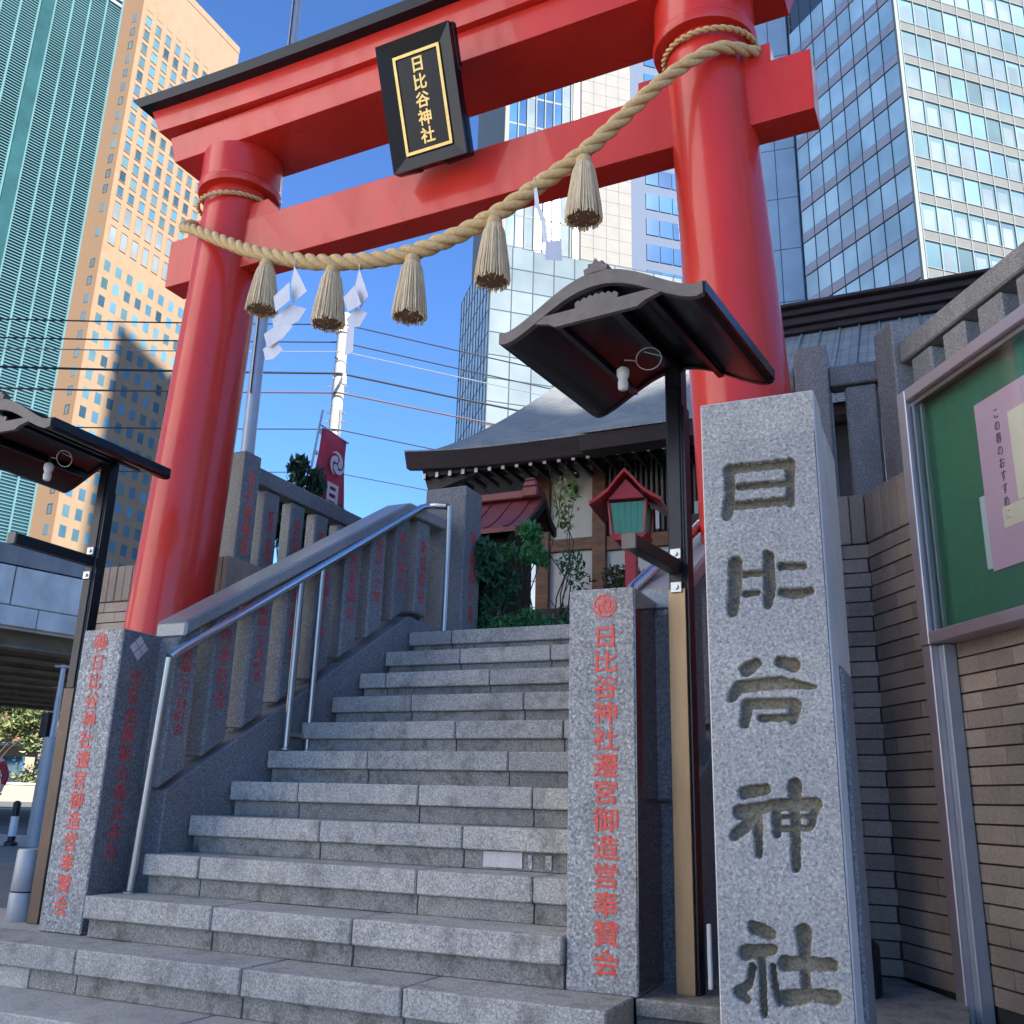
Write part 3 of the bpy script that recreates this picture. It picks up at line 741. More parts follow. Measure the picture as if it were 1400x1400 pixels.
rope=empty('sacred_rope',(-2.62,4.2,3.87),'thick twisted straw rope hung in a curve across the gate between its pillars','rope')
def around(c,r,a0,a1,z0,z1,n):
    return [(c.x+r*cos(radians(a0+(a1-a0)*i/n)),c.y+r*sin(radians(a0+(a1-a0)*i/n)),z0+(z1-z0)*i/n) for i in range(n+1)]
rp=around(LP,.285,60,205,4.86,4.80,4)+[(-4.70,4.46,4.72),(-4.46,4.34,4.56),(-4.08,4.28,4.33),(-3.79,4.23,4.165),(-3.36,4.2,3.985),(-2.98,4.2,3.90),(-2.626,4.2,3.875),(-2.341,4.2,3.915),(-2.066,4.2,4.0),(-1.80,4.19,4.115),(-1.543,4.19,4.25),(-1.333,4.2,4.41),(-1.125,4.2,4.565),(-.961,4.24,4.69),(-.80,4.30,4.78),(-.64,4.46,4.83)]+around(RP,.275,-15,80,4.85,4.87,3)
pth=catmull(rp)
twist(rope,pth,lambda q:.019+.030*min(1,max(0,sin(pi*min(1,max(0,(q-.06)/.9)))))**.55,.30)
# thin loop of rope round each pillar
for P,z,lab,R in ((LP,4.98,'thin straw rope tied round the left pillar of the gate',.262),(RP,4.90,'thin straw rope tied round the right pillar of the gate',.262)):
    r2=empty('rope_ring',(P.x,P.y,z),lab,'rope')
    zt=4.93 if P is LP else 4.96
    pp=[Vector(p) for p in around(Vector((P.x-.0,P.y,0)),R,-180,180,zt,zt,40)]
    pp=[Vector((p.x,p.y,p.z+.03*sin(radians(-180+9*i)))) for i,p in enumerate(pp)]
    twist(r2,pp,lambda q:.017,.09,2,n=7)
# tassels
def tassel(loc,h,label,seed):
    rn=random.Random(seed); root=empty('straw_tassel',loc,label,'tassel','straw tassels hanging from the rope')
    x,y,z=loc
    g=MB(); g.lathe([(.018,0),(.036,-.004),(.043,-.02),(.046,-.045),(.043,-.062),(.05,-.07)][::-1],18,loc); sm(g.build('knot',M['rope_straw'],root),50)
    g=MB(); n=110; top=z-.05
    for i in range(n):
        a=2*pi*i/n+rn.uniform(-.02,.02); rr=1+rn.uniform(-.06,.08)
        pts=[]; hh=h*rn.uniform(.955,1.02)
        for k,(q,r) in enumerate(((0,.040),(.12,.056),(.4,.070),(.75,.086),(1,.094))):
            aa=a+rn.uniform(-.04,.04)*q
            pts.append((x+r*rr*cos(aa),y+r*rr*sin(aa),top-(hh-.05)*q))
        g.tube(pts,[.0032,.0038,.004,.004,.0036],4)
    for i in range(70):
        a=rn.uniform(0,6.28); r=.085*sqrt(rn.random()); g.tube([(x+r*.5*cos(a),y+r*.5*sin(a),top-.05),(x+r*cos(a),y+r*sin(a),z-h*rn.uniform(.95,.99))],.005,4)
    g.build('straw_skirt',M['straw_tassel'],root)
    g=MB(); g.lathe([(.02,-h*.985),(.07,-h*.972),(.087,-h*.955),(.085,-h*.92),(.05,-h*.5),(.035,-.06)],16,loc); g.build('straw_core',M['straw_end'],root)
tassel((-3.665,4.19,4.055),.355,'straw tassel nearest the left pillar, beside the longest white paper streamer',1)
tassel((-3.155,4.19,3.895),.39,'straw tassel between the two left white paper streamers',2)
tassel((-2.596,4.19,3.845),.405,'straw tassel at the lowest part of the rope, below the plaque',3)
tassel((-2.078,4.19,3.965),.41,'straw tassel left of the thin hanging paper strip, over the glass building',4)
tassel((-1.543,4.18,4.21),.40,'straw tassel nearest the right pillar, above the bracket roof',5)
def shide(loc,segs,label,rot=0,w=.10):
    root=empty('paper_streamer',loc,label,'paper streamer','white folded paper streamers on the rope')
    g=MB(Matrix.Translation(loc)@Matrix.Rotation(rot,4,'Z'))
    for q in segs:
        n=len(q); vs=[(p[0],p[1],p[2]) for p in q]; 
        vs2=[(p[0],p[1]+.0012,p[2]) for p in q]
        g.add(vs+vs2,[list(range(n)),list(range(n,2*n))[::-1]]+[[i,n+i,n+(i+1)%n,(i+1)%n] for i in range(n)])
    g.build('paper',M['paper'],root)
    g=MB(); g.tube([(loc[0],loc[1],loc[2]),(loc[0]+.005,loc[1],loc[2]+.05)],.004,6); g.build('tie',M['paper'],root)
shide((-3.43,4.17,3.955),[[(0,0,0),(.115,.0,-.20),(.0,.02,-.25),(-.02,.01,-.12)],[(-.12,-.02,-.20),(.0,-.03,-.13),(.01,-.02,-.25),(-.09,-.02,-.31)],
 [(-.145,.02,-.33),(-.02,.02,-.25),(.10,.03,-.30),(.06,.02,-.38),(-.10,.01,-.44)],[(-.17,-.01,-.44),(-.06,.0,-.38),(.035,.0,-.42),(-.03,.0,-.49),(-.13,-.01,-.54)],[(-.19,.02,-.52),(-.08,.01,-.50),(-.03,.01,-.56),(-.09,.01,-.61),(-.16,.02,-.60)]],
 'four fold white paper streamer hanging beside the left pillar')
shide((-2.95,4.17,3.83),[[(0,0,0),(.08,.0,-.20),(.02,.02,-.26),(-.03,.01,-.14)],[(-.08,-.02,-.19),(-.0,-.03,-.13),(.05,-.02,-.26),(-.04,-.02,-.29)],
 [(-.075,.02,-.31),(-.01,.02,-.25),(.07,.02,-.30),(.02,.02,-.38),(-.045,.01,-.38)],[(-.05,.0,-.38),(.0,.0,-.38),(.005,.0,-.55),(-.05,.0,-.56)]],
 'white paper streamer with a narrow tail between the second and third tassels')
shide((-1.83,4.16,4.095),[[(0,0,0),(.02,.0,-.02),(.035,.0,-.12),(.012,.0,-.16)],[(.012,.0,-.13),(.032,.0,-.12),(.075,.01,-.24),(.05,.01,-.26)],[(.045,.01,-.22),(.07,.01,-.22),(.095,.0,-.38),(.06,.0,-.38)],[(.08,-.01,-.38),(.16,.02,-.37),(.165,.02,-.50),(.08,-.01,-.49)]],
 'thin twisted white paper streamer between the two right tassels')


# ------------------------------------------------------------------ lantern brackets (roofed posts)
def bracket(base, rz, armz, arml, label, postmat, split=1.5):
    root=empty('lantern_bracket',base,label,'roofed post','roofed bronze posts either side of the stairs',rz)
    R_=Matrix.Translation(base)@Matrix.Rotation(rz,4,'Z')
    g=MB(R_); g.cbox(-.037,.037,-.035,.035,0,2.50,.004); g.build('post',M['bronze_dark'],root)
    g=MB(R_); g.cbox(-.039,.036,-.044,-.0355,.0,split,.002); g.build('front_plate',postmat,root)
    g=MB(R_); g.cbox(-.028,.026,-.042,-.0355,split+.002,2.39,.002); g.build('front_plate',M['bronze_dark'],root)
    g=MB(R_); g.box(.0375,.046,-.030,.030,.0,2.30); g.build('side_channel',M['bronze_dark'],root)
    ze=2.40
    prof=[(-.41+.82*i/40,.160*(.5+.5*cos(pi*min(1,abs(-.41+.82*i/40)/.385)))**.74-.006*(1 if abs(i-20)<20 else 0)) for i in range(41)]
    th=.032; y0,y1=-.79,.05
    poly=prof+[(x,z-th) for x,z in prof[::-1]]
    poly2=[(x,z+ze) for x,z in poly]
    g=MB(R_)
    for i in range(len(prof)-1):
        (xa,za),(xb,zb)=prof[i],prof[i+1]
        g.prism([(xa,za+ze-th),(xb,zb+ze-th),(xb,zb+ze),(xa,za+ze)],'y',y0+.02,y1-.02)
    g.build('roof',M['bronze_dark'],root)
    # barge boards front and back
    for (ya,yb,mt) in ((y0,y0+.025,M['bronze_board']),(y1-.025,y1,M['bronze_dark'])):
        g=MB(R_)
        for i in range(len(prof)-1):
            (xa,za),(xb,zb)=prof[i],prof[i+1]
            ta=.060-.012*abs(xa)/.41; tb=.060-.012*abs(xb)/.41
            g.prism([(xa*1.015,za+ze+.012-ta),(xb*1.015,zb+ze+.012-tb),(xb*1.015,zb+ze+.012),(xa*1.015,za+ze+.012)],'y',ya,yb)
        g.build('barge_board',mt,root)
    # straight tie under the curved board
    g=MB(R_); g.prism([(-.27,ze+.015),(-.20,ze-.004),(-.17,ze-.022),(.17,ze-.022),(.20,ze-.004),(.27,ze+.015),(.22,ze+.034),(-.22,ze+.034)],'y',y0+.002,y0+.022); g.build('tie_board',M['bronze_board'],root)
    g=MB(R_)
    for k in range(7):
        a=-.075+k*.025; h=.012+.022*cos(a*14); g.prism([(a-.012,ze+.034),(a+.012,ze+.034),(a+.014,ze+.034+h),(a,ze+.044+h),(a-.014,ze+.034+h)],'y',y0+.006,y0+.018)
    g.build('carving',M['bronze_board'],root)
    # under-roof slope boards and edge rails
    for sg in (-1,1):
        g=MB(R_); xa,xb=(.40,.425) if sg>0 else (-.425,-.40)
        g.box(xa,xb,y0+.01,y1-.01,ze-.03,ze+.014); g.build('eave_rail',M['bronze_dark'],root)
        g=MB(R_); g.box(sg*.20-.012,sg*.20+.012,y0+.03,y1-.03,ze+.02,ze+.045); g.build('purlin',M['bronze_dark'],root)
    g=MB(R_); g.box(-.018,.018,y0+.03,y1-.03,ze+.075,ze+.115); g.build('purlin',M['bronze_dark'],root)
    g=MB(R_)   # roof battens (ribs on top)
    for i in range(11):
        x=-.35+.07*i; zt=float(np.interp(x,[p[0] for p in prof],[p[1] for p in prof]))+ze
        g.box(x-.006,x+.006,y0+.02,y1-.02,zt,zt+.010)
    g.build('roof_rib',M['bronze_dark'],root)
    # crest on the ridge
    g=MB(R_); g.prism([(-.045,ze+.160),(.045,ze+.160),(.05,ze+.185),(.032,ze+.190),(.03,ze+.206),(.012,ze+.203),(0,ze+.224),(-.012,ze+.203),(-.03,ze+.206),(-.032,ze+.190),(-.05,ze+.185)],'y',y0,y0+.04); g.build('ridge_crest',M['bronze_board'],root)
    g=MB(R_); g.box(-.012,.012,y0+.04,y1,ze+.156,ze+.172); g.build('ridge',M['bronze_dark'],root)
    # lower arm with end cap
    g=MB(R_); g.cbox(-.026,.026,-arml,-.03,armz,armz+.055,.003); g.build('arm',M['bronze_dark'],root)
    g=MB(R_); g.cbox(-.029,.029,-arml-.012,-arml+.001,armz-.003,armz+.058,.002); g.build('end_cap',M['bronze_board'],root)
    for dz in (-.055,.085):
        g=MB(R_); g.cbox(-.024,.024,-.052,-.040,armz+dz-.022,armz+dz+.022,.002); g.tube([(0,-.052,armz+dz),(0,-.060,armz+dz)],.010,8); g.build('clamp_plate',M['steel_dull'],root)
    # hanging bulb and wire loop
    g=MB(R_); g.lathe([(.014,0),(.020,.006),(.022,.03),(.019,.045),(.020,.05),(.026,.065),(.026,.09),(.016,.10),(.010,.103)],16,(-.10,-.33,ze-.115)); sm(g.build('bulb',M['white_paint'],root),50)
    g=MB(R_); g.tube([(-.10,-.33,ze-.013),(-.10,-.33,ze+.03)],.007,8); g.build('bulb_holder',M['lamp_black'],root)
    g=MB(R_); pts=[(.02+.055*cos(a),-.34+.02*sin(a),ze-.005-.04*sin(a)) for a in [2*pi*i/22 for i in range(23)]]+[(.0,-.34,ze+.03)]
    g.tube([(-.10,-.33,ze+.02),(-.06,-.33,ze+.01)]+pts[11:],.0028,6); g.tube(pts[:23],.0020,6); g.build('wire_loop',M['pole_grey'],root)
    return root
bracket((-.968,3.795,.178),radians(-7),1.56,.50,'bronze post with a curved gable roof and hanging bulb, left of the name stone',M['bronze_front'])
bracket((-4.345,3.84,.178),radians(1),1.86,.55,'dark roofed post at the left edge, behind the left granite post',M['bronze_brown'],1.18)
# clip cover on the right post foot
g=MB(); g.cbox(-.90,-.885,3.78,3.80,.20,.42,.003); tag(g.build('junction_strip',M['white_paint']),'thin white upright conduit cover by the foot of the bronze post','conduit')

# floor light by the left post
bl=empty('ground_light',(-4.50,3.86,.176),'short grey two tier cylinder standing beside the left roofed post','floor light')
g=MB(); g.lathe([(.072,0),(.074,.004),(.074,.135),(.072,.139)],28,(-4.50,3.86,.176)); sm(g.build('lower_cylinder',M['bollard_grey'],bl),40)
g=MB(); g.lathe([(.066,.139),(.066,.147)],28,(-4.50,3.86,.176)); sm(g.build('joint_ring',M['lamp_black'],bl),40)
g=MB(); g.lathe([(.070,.147),(.072,.150),(.068,.345),(.063,.352)],28,(-4.50,3.86,.176)); sm(g.build('upper_cylinder',M['bollard_grey'],bl),40)

# ------------------------------------------------------------------ brick walls
def brick_run(root, F, length, z0, z1, name='brick', L=.22, hgt=.075, mats=('brick_a','brick_b','brick_c'), seed=0, start=0, depth=.05, minz=-9):
    rn=random.Random(seed); meshes={}
    cnt=0; r=0; z=z0
    while z+hgt<=z1+.002:
        off=(r%2)*L/2; x=start-off
        while x<length-.01:
            a=max(start,x); b2=min(length,x+L)
            if b2-a>.03:
                key=(round(b2-a,3))
                for mt in (rn.choice(mats),):
                    kk=(key,mt)
                    if kk not in meshes:
                        g=MB(); g.box(.0006,key-.0006,0,depth,.004,hgt-.004); meshes[kk]=g.mesh('brick',M[mt])
                    place(name,meshes[kk],root,F@Matrix.Translation((a,rn.uniform(-.0025,.0025),z))); cnt+=1
            x+=L
        r+=1; z+=hgt
    return cnt
def coping_run(root,F,length,z0,z1,w=.075,seed=1,start=0,depth=.06):
    rn=random.Random(seed); meshes={}; x=start
    while x<length-.02:
        b2=min(length,x+w); key=round(b2-x,3); mt=rn.choice(('brick_cop','brick_a','brick_c'))
        if (key,mt) not in meshes:
            g=MB(); g.cbox(.003,key-.001,0,depth,0,z1-z0,.004); meshes[(key,mt)]=g.mesh('coping_brick',M[mt])
        place('coping_brick',meshes[(key,mt)],root,F@Matrix.Translation((x,-.004+rn.uniform(-.002,.002),z0))); x+=w
DR=Vector((.5547,-.832,0)); CN=Vector((-.31,5.06,0))
zc0,zc1=2.145,2.41
bw=empty('brick_wall',(CN.x,CN.y,.1),'brown brick wall with upright coping bricks behind the carved stone and notice board','brick wall')
FA=frame((CN.x-1.0,CN.y,0),(1,0)); FB=frame(CN,(DR.x,DR.y))
c1=brick_run(bw,FA,1.0,.12,zc0,start=.66,seed=1)
c2=brick_run(bw,FB,1.98,.12,zc0,seed=2)
coping_run(bw,FA,1.0,zc0+.004,zc1,start=.62,seed=3); coping_run(bw,FB,1.98,zc0+.004,zc1,seed=4)
g=MB(); nB=Vector((-DR.y,DR.x,0)); e=CN+DR*1.98
pa=CN+Vector((0,.014,0)); core=[(CN.x-1.0,CN.y+.012),(CN.x+.004,CN.y+.012),(e.x+nB.x*.012,e.y+nB.y*.012),(e.x+nB.x*.42,e.y+nB.y*.42),(CN.x+.25,CN.y+.42),(CN.x-1.0,CN.y+.42)]
g.prism(core,'z',-.15,zc1-.012); g.build('wall_core',M['mortar'],bw)
# left wall
LX=-4.455; LY=5.05
bl2=empty('brick_wall',(LX,LY,0),'brown brick wall behind the left pillar of the gate','brick wall')
FL=frame((LX-1.32,LY,0),(1,0)); FS=frame((LX,LY,0),(0,1))
brick_run(bl2,FL,1.32,1.17,2.145,seed=6); coping_run(bl2,FL,1.32,2.149,2.41,seed=7)
brick_run(bl2,FS,1.54,1.77,2.145,seed=8); coping_run(bl2,FS,2.9,2.149,2.41,seed=9)
g=MB(FL); 
for r in range(15):
    z=.0+.078*r
    if z<1.16:
        for q in range(6): g.cbox(.001+q*.22,.219+q*.22,0,.05,z+.004,z+.074,.003)
o=g.build('brick_courses',M['brick_a'],bl2); o['kind']='stuff'
g=MB(); g.box(LX-1.32,LX-.012,LY+.012,LY+3.0,-.15,2.395); g.build('wall_core',M['mortar'],bl2)

# ------------------------------------------------------------------ stone fences on the walls
def fence(name,label,F,length,posts,slats,ztop=3.21,zr=3.09,z0=2.41,posth=3.34,sw=.17,dep=.12,mat='granite_fence',ends=(0,0),letters=None):
    root=empty(name,tuple(F.translation),label,'stone fence')
    for x in posts:
        g=MB(F); g.cbox(x-.09,x+.09,-.03,.15,z0,posth,.008); g.add([],[]); o=g.build('post',M[mat],root)
        if letters: write(letters[0],F@Vector((x,-.0305,posth-.14)),.62,(F.col[0][0],F.col[0][1],0),M['red_letter'],o,width=.085,bold=.02)
    xs=sorted(posts); seg=[(a+.092,b2-.092) for a,b2 in zip(xs[:-1],xs[1:])]
    if xs and xs[0]>.2: seg=[(0,xs[0]-.092)]+seg
    if xs and xs[-1]<length-.2: seg.append((xs[-1]+.092,length))
    if not xs: seg=[(0,length)]
    for a,b2 in seg:
        if b2-a>.05:
            g=MB(F); g.cbox(a,b2,.0,dep+.0,zr,ztop,.008); g.build('rail',M[mat],root)
    for i,x in enumerate(slats):
        g=MB(F); g.cbox(x-sw/2,x+sw/2,.008,dep-.008,z0+.001,zr-.012,.012); o=g.build('slat',M[mat],root)
        if letters: write(letters[1][i%len(letters[1])],F@Vector((x,.0075,zr-.14)),.42,(F.col[0][0],F.col[0][1],0),M['red_letter_faded'],o,width=.07,bold=.01)
    return root
FF=frame((-.78,5.17,0),(1,0))
fence('stone_fence','short grey stone fence on the brick wall directly above the carved name stone',FF,.62,[.24],[.05,.492])
f2=stone_post('fence_post',-.165,-.095,5.12,5.26,2.40,3.36,M['granite_light'],'narrow pale fence post streaked with white between the two stone fences','fence post',ch=.004)
g=MB(); rn=random.Random(5); z=3.34
while z>2.5:
    h=rn.uniform(.03,.08); x=-.117+rn.uniform(-.006,.006); g.box(x,x+rn.uniform(.008,.018),5.1185,5.1205,z-h,z); z-=h*.96
g.build('white_streak',M['white_paint'],f2)
F2=frame(CN+nB*.10+DR*.04+Vector((.04,.06,0)),(DR.x,DR.y))
fence('stone_fence','stone fence on the brick wall directly above the glass notice board',F2,2.0,[.07],[.33,.60,.87,1.14,1.41,1.68,1.9])
FLs=frame((LX-.07,LY+.10,0),(0,1))
f3=fence('stone_fence','dark stone fence with red characters on the wall behind the left pillar',FLs,3.4,[.09,2.05],[.40,.72,1.04,1.36,1.68,2.38,2.7,3.0],ztop=3.17,zr=3.04,posth=3.23,mat='granite_dark',letters=('氏子崇敬者',['新橋','西新橋','奉納','内幸町']))

# ------------------------------------------------------------------ notice board
NB=frame((.0,4.585,0),(DR.x,DR.y))
nb=empty('notice_board',(.0,4.585,0.0),'glass fronted notice board in a pinkish metal frame at the right edge','notice board')
def nbx(name,mat,*a,ch=None):
    g=MB(NB)
    if ch: g.cbox(*a,ch)
    else: g.box(*a)
    return g.build(name,mat,nb)
BW=1.55
nbx('frame',M['aluminium'],-.03,.035,-.10,.0,1.53,2.725,ch=.004)          # left stile
nbx('frame',M['aluminium'],BW,BW+.065,-.10,.0,1.53,2.725,ch=.004)
nbx('frame',M['aluminium'],.036,BW-.001,-.10,.0,2.665,2.724,ch=.004)
nbx('frame',M['aluminium'],.036,BW-.001,-.10,.0,1.532,1.585,ch=.004)
nbx('inner_track',M['steel_dull'],.036,BW-.001,-.075,-.060,2.640,2.664,ch=.002)
nbx('inner_track',M['steel_dull'],.050,.062,-.075,-.060,1.586,2.639)
nbx('inner_track',M['pole_grey'],.080,.090,-.055,-.040,1.586,2.639)
nbx('leg',M['aluminium'],-.03,.035,-.095,-.0,.0,1.529,ch=.004)
nbx('leg',M['pole_grey'],.036,.075,-.06,-.0,.0,1.529,ch=.004)
nbx('leg',M['aluminium'],BW,BW+.065,-.095,-.0,-.17,1.529,ch=.004)
nbx('back_panel',M['board_green'],.036,BW-.001,-.012,-.001,1.586,2.664)
nbx('glass',M['clear_glass'],.062,BW-.002,-.068,-.064,1.586,2.640)
ps=nbx('poster',M['poster_pink'],.40,.93,-.016,-.0125,1.775,2.50)
nbx('poster_strip',M['paper'],.365,.399,-.016,-.0125,1.79,2.10)
for (a,b2,c,d) in ((.60,.88,2.02,2.39),(.50,.88,1.93,2.015)):
    g=MB(NB); g.box(a,b2,-.018,-.0165,c,d); g.build('cream_panel',M['poster_cream'],ps)
write('この春のおすすめに',NB@Vector((.53,-.0165,2.43)),.47,(DR.x,DR.y,0),M['ink'],ps,bold=-.004,width=.034)

# ------------------------------------------------------------------ main shrine hall
SY=9.5
sh=empty('shrine_hall',(-3.0,SY,1.95),'timber shrine hall with white panels and a sweeping grey roof beyond the stairs','shrine')
def shb(name,mat,*a,ch=None,p=None):
    g=MB()
    if ch: g.cbox(*a,ch)
    else: g.box(*a)
    return g.build(name,M[mat],p or sh)
for x in (-4.05,-3.39):
    shb('pillar','wood_brown',x,x+.155,SY,SY+.155,2.5,4.72,ch=.008)
shb('pillar','wood_brown',-2.0,-1.85,SY,SY+.155,2.5,4.72,ch=.008); shb('pillar','wood_brown',-1.2,-1.05,SY,SY+.155,2.5,4.72,ch=.008)
shb('pillar','wood_brown',-4.05,-3.90,SY+2.2,SY+2.35,2.5,4.72,ch=.008)
shb('beam','wood_brown',-3.895,-3.392,SY+.02,SY+.12,3.49,3.63,ch=.006)
shb('beam','wood_brown',-3.233,-2.002,SY+.02,SY+.12,3.46,3.62,ch=.006)
shb('beam','wood_dark',-4.3,-1.0,SY-.02,SY+.17,4.722,4.86,ch=.006)
shb('head_beam','wood_brown',-3.40,-1.0,SY-.10,SY-.03,4.66,4.86,ch=.006)
shb('wall_panel','plaster',-3.895,-3.392,SY+.06,SY+.09,3.632,4.72)
shb('wall_panel','plaster',-3.895,-3.392,SY+.06,SY+.09,2.86,3.488)
shb('wall_panel','plaster',-3.233,-2.002,SY+.06,SY+.09,2.86,3.455)
shb('wall_panel','plaster',-3.98,-3.95,SY+.16,SY+2.2,2.86,4.72)
shb('sill','wood_dark',-4.1,-1.0,SY-.03,SY+.16,2.72,2.85,ch=.006)
shb('foundation','granite_riser',-4.15,-.9,SY-.05,SY+2.4,1.955,2.50)
shb('floor_edge','wood_dark',-4.1,-1.0,SY-.02,SY+2.3,2.505,2.715)
g=MB()
for i in range(20):
    x=-3.20+i*.0585
    if x<-2.03: g=MB(); g.cbox(x,x+.026,SY+.01,SY+.05,3.63,4.70,.003); g.build('lattice_bar',M['concrete_dark'],sh)
shb('lattice_back','wood_dark',-3.233,-2.002,SY+.12,SY+.15,3.621,4.72)
g=MB(); g.box(-1.84,-1.21,SY+.06,SY+.09,2.86,4.72); g.build('wall_panel',M['plaster'],sh)
for i in range(6): # white paper slips standing in the lattice
    shb('paper_slip','paper',-2.95+i*.14,-2.91+i*.14,SY-.02,SY-.015,3.64,3.86+.04*(i%2))
# roof surface
def roof_pt(u,side,x=None):
    y=8.60+2.6*u; z=4.42+1.93*u**1.25
    xa=-5.27+.80*u**.9; xb=.35-.85*u**.9
    z+=.09*(abs(side)**4)*(1-u)
    xx=(xa+xb)/2+(xb-xa)/2*side
    return Vector((xx,y,z))
g=MB(); nu,ns=18,36; vs=[];fs=[]
for i in range(nu+1):
    for j in range(ns+1): vs.append(roof_pt(i/nu,-1+2*j/ns))
for i in range(nu):
    for j in range(ns): a=i*(ns+1)+j; fs.append((a,a+1,a+ns+2,a+ns+1))
g.add(vs,fs); sm(g.build('roof',M['shrine_roof'],sh),50)
# back and side slopes
g=MB(); vs=[];fs=[]
for i in range(nu+1):
    for j in (0,1):
        p=roof_pt(i/nu,-1 if j==0 else 1); vs.append(p)
    for j in (0,1):
        p=roof_pt(i/nu,-1 if j==0 else 1); vs.append(Vector((p.x,22.4-p.y,p.z)))
for i in range(nu):
    a=4*i; b2=4*(i+1); fs+= [(a,a+2,b2+2,b2),(a+1,b2+1,b2+3,a+3),(a+2,a+3,b2+3,b2+2)]
g.add(vs,fs); g.build('roof_slope',M['shrine_roof'],sh)
# fascia along the eave
g=MB(); vs=[];fs=[]; n=36
for j in range(n+1):
    s=-1+2*j/n; p=roof_pt(0,s); vs+=[p+Vector((0,-.012,.012)),p+Vector((0,.06,-.16)),p+Vector((0,.14,-.16)),p+Vector((0,.14,-.02))]
for j in range(n):
    for k in range(4): fs.append((j*4+k,j*4+(k+1)%4,(j+1)*4+(k+1)%4,(j+1)*4+k))
fs+=[(0,1,2,3),(n*4+3,n*4+2,n*4+1,n*4)]
g.add(vs,fs); o=g.build('fascia',M['fascia_brown'],sh)
g=MB(); vs=[];fs=[]
for j in range(n+1):
    s=-1+2*j/n; p=roof_pt(0,s); vs+=[p+Vector((0,-.02,.03)),p+Vector((0,-.02,.013)),p+Vector((0,.05,.02))]
for j in range(n): fs+=[(j*3+0,j*3+1,(j+1)*3+1,(j+1)*3),(j*3+2,j*3,(j+1)*3,(j+1)*3+2)]
g.add(vs,fs); g.build('eave_edge',M['shrine_roof'],sh)
# soffit
g=MB(); g.prism([(8.75,4.26),(SY+.1,4.80),(SY+.1,4.86),(8.75,4.34)],'x',-5.05,.15); g.build('soffit',M['wood_dark'],sh)
g=MB(); g.prism([(-5.20,4.50),(-5.05,4.08),(-4.3,4.30),(-4.3,4.55)],'y',8.80,8.90); g.build('corner_rafter',M['wood_dark'],sh)
g=MB(); g.cbox(-4.95,-.3,8.98,9.10,4.30,4.44,.005); g.build('eave_beam',M['wood_dark'],sh)
for i in range(28):
    x=-5.10+i*.160
    g=MB(); g.cbox(x,x+.035,8.735,9.3,4.235,4.29,.002); rf=g.build('rafter',M['wood_dark'],sh)
    g=MB(); g.box(x-.001,x+.036,8.728,8.7345,4.234,4.291); g.build('rafter_tip',M['white_paint'],rf)
# porch roof step on the right
g=MB(); vs=[];fs=[]
for j in range(13):
    x=-3.12+.29*j; z=4.335+.04*(j/12)+.0; vs+=[(x,8.34,z),(x,8.38,z-.15),(x,8.75,z-.10),(x,8.75,z+.10)]
for j in range(12):
    for k in range(4): fs.append((j*4+k,j*4+(k+1)%4,(j+1)*4+(k+1)%4,(j+1)*4+k))
fs+=[(0,1,2,3),(51,50,49,48)]
g.add(vs,fs); g.build('porch_eave',M['fascia_brown'],sh)
g=MB(); g.prism([(8.32,4.36),(8.32,4.345),(8.72,4.50),(8.72,4.53)],'x',-3.14,.37); g.build('porch_roof',M['shrine_roof'],sh)
# ridge with end ornament
g=MB(); g.cbox(-4.45,-.2,11.08,11.32,6.30,6.50,.02); g.build('ridge',M['shrine_roof'],sh)
g=MB(); g.cbox(-4.56,-4.44,11.02,11.38,6.28,6.62,.03); g.tube([(-4.58,11.2,6.52),(-4.40,11.2,6.52)],.10,14); g.build('ridge_ornament',M['concrete_dark'],sh)
# wall lamp
wl=empty('wall_lamp',(-3.62,SY-.02,4.18),'small black spotlight on the white shrine panel','wall lamp')
g=MB(); g.tube([(-3.62,SY+.05,4.19),(-3.62,SY-.05,4.19)],.055,14); g.build('housing',M['lamp_black'],wl)
g=MB(); g.tube([(-3.66,SY-.04,4.17),(-3.72,SY-.12,4.12)],.045,14); g.build('lamp_head',M['white_paint'],wl)

# ------------------------------------------------------------------ small red-roofed shrine on the left
ss=empty('small_shrine',(-3.75,7.8,1.95),'small dark shrine with a red copper roof behind the bushes','small shrine')
g=MB(); vs=[];fs=[]; n=10
rx0,rx1=-4.5,-3.28
for i in range(n+1):
    u=i/n; y=7.25+.6*u; z=3.12+.44*u**1.35; 
    for x in (rx0,rx1): vs.append((x,y,z))
    for x in (rx0,rx1): vs.append((x,y+.0,z-.045))
for i in range(n):
    a=4*i;b2=4*i+4; fs+=[(a,a+1,b2+1,b2),(a+2,b2+2,b2+3,a+3),(a+1,a+3,b2+3,b2+1),(a,b2,b2+2,a+2)]
fs.append((0,2,3,1)); g.add(vs,fs)
g.add([(v[0],7.85+(7.85-v[1])*.42,v[2]+(.22*(7.85-v[1])/.6)) for v in vs],[f[::-1] for f in fs]); g.build('roof',M['copper_roof_red'],ss)
for i in range(6):
    g=MB(); x=rx0+.1+i*.2; 
    pts=[(x,7.25+.6*u/8,3.125+.44*(u/8)**1.35) for u in range(9)]; g.tube(pts,.009,5); g.build('roof_rib',M['copper_roof_red'],ss)
g=MB(); g.cbox(rx0,rx1-.02,7.78,7.92,3.55,3.63,.012); g.build('ridge',M['copper_roof_red'],ss)
for z,w,h in ((3.54,.11,.10),(3.645,.085,.06),(3.71,.06,.035)):
    g=MB(); g.cbox(-3.45,-3.45+w+.05,7.84-w,7.84+w,z,z+h,.015); g.build('ridge_ornament',M['copper_roof_red'],ss)
g=MB()
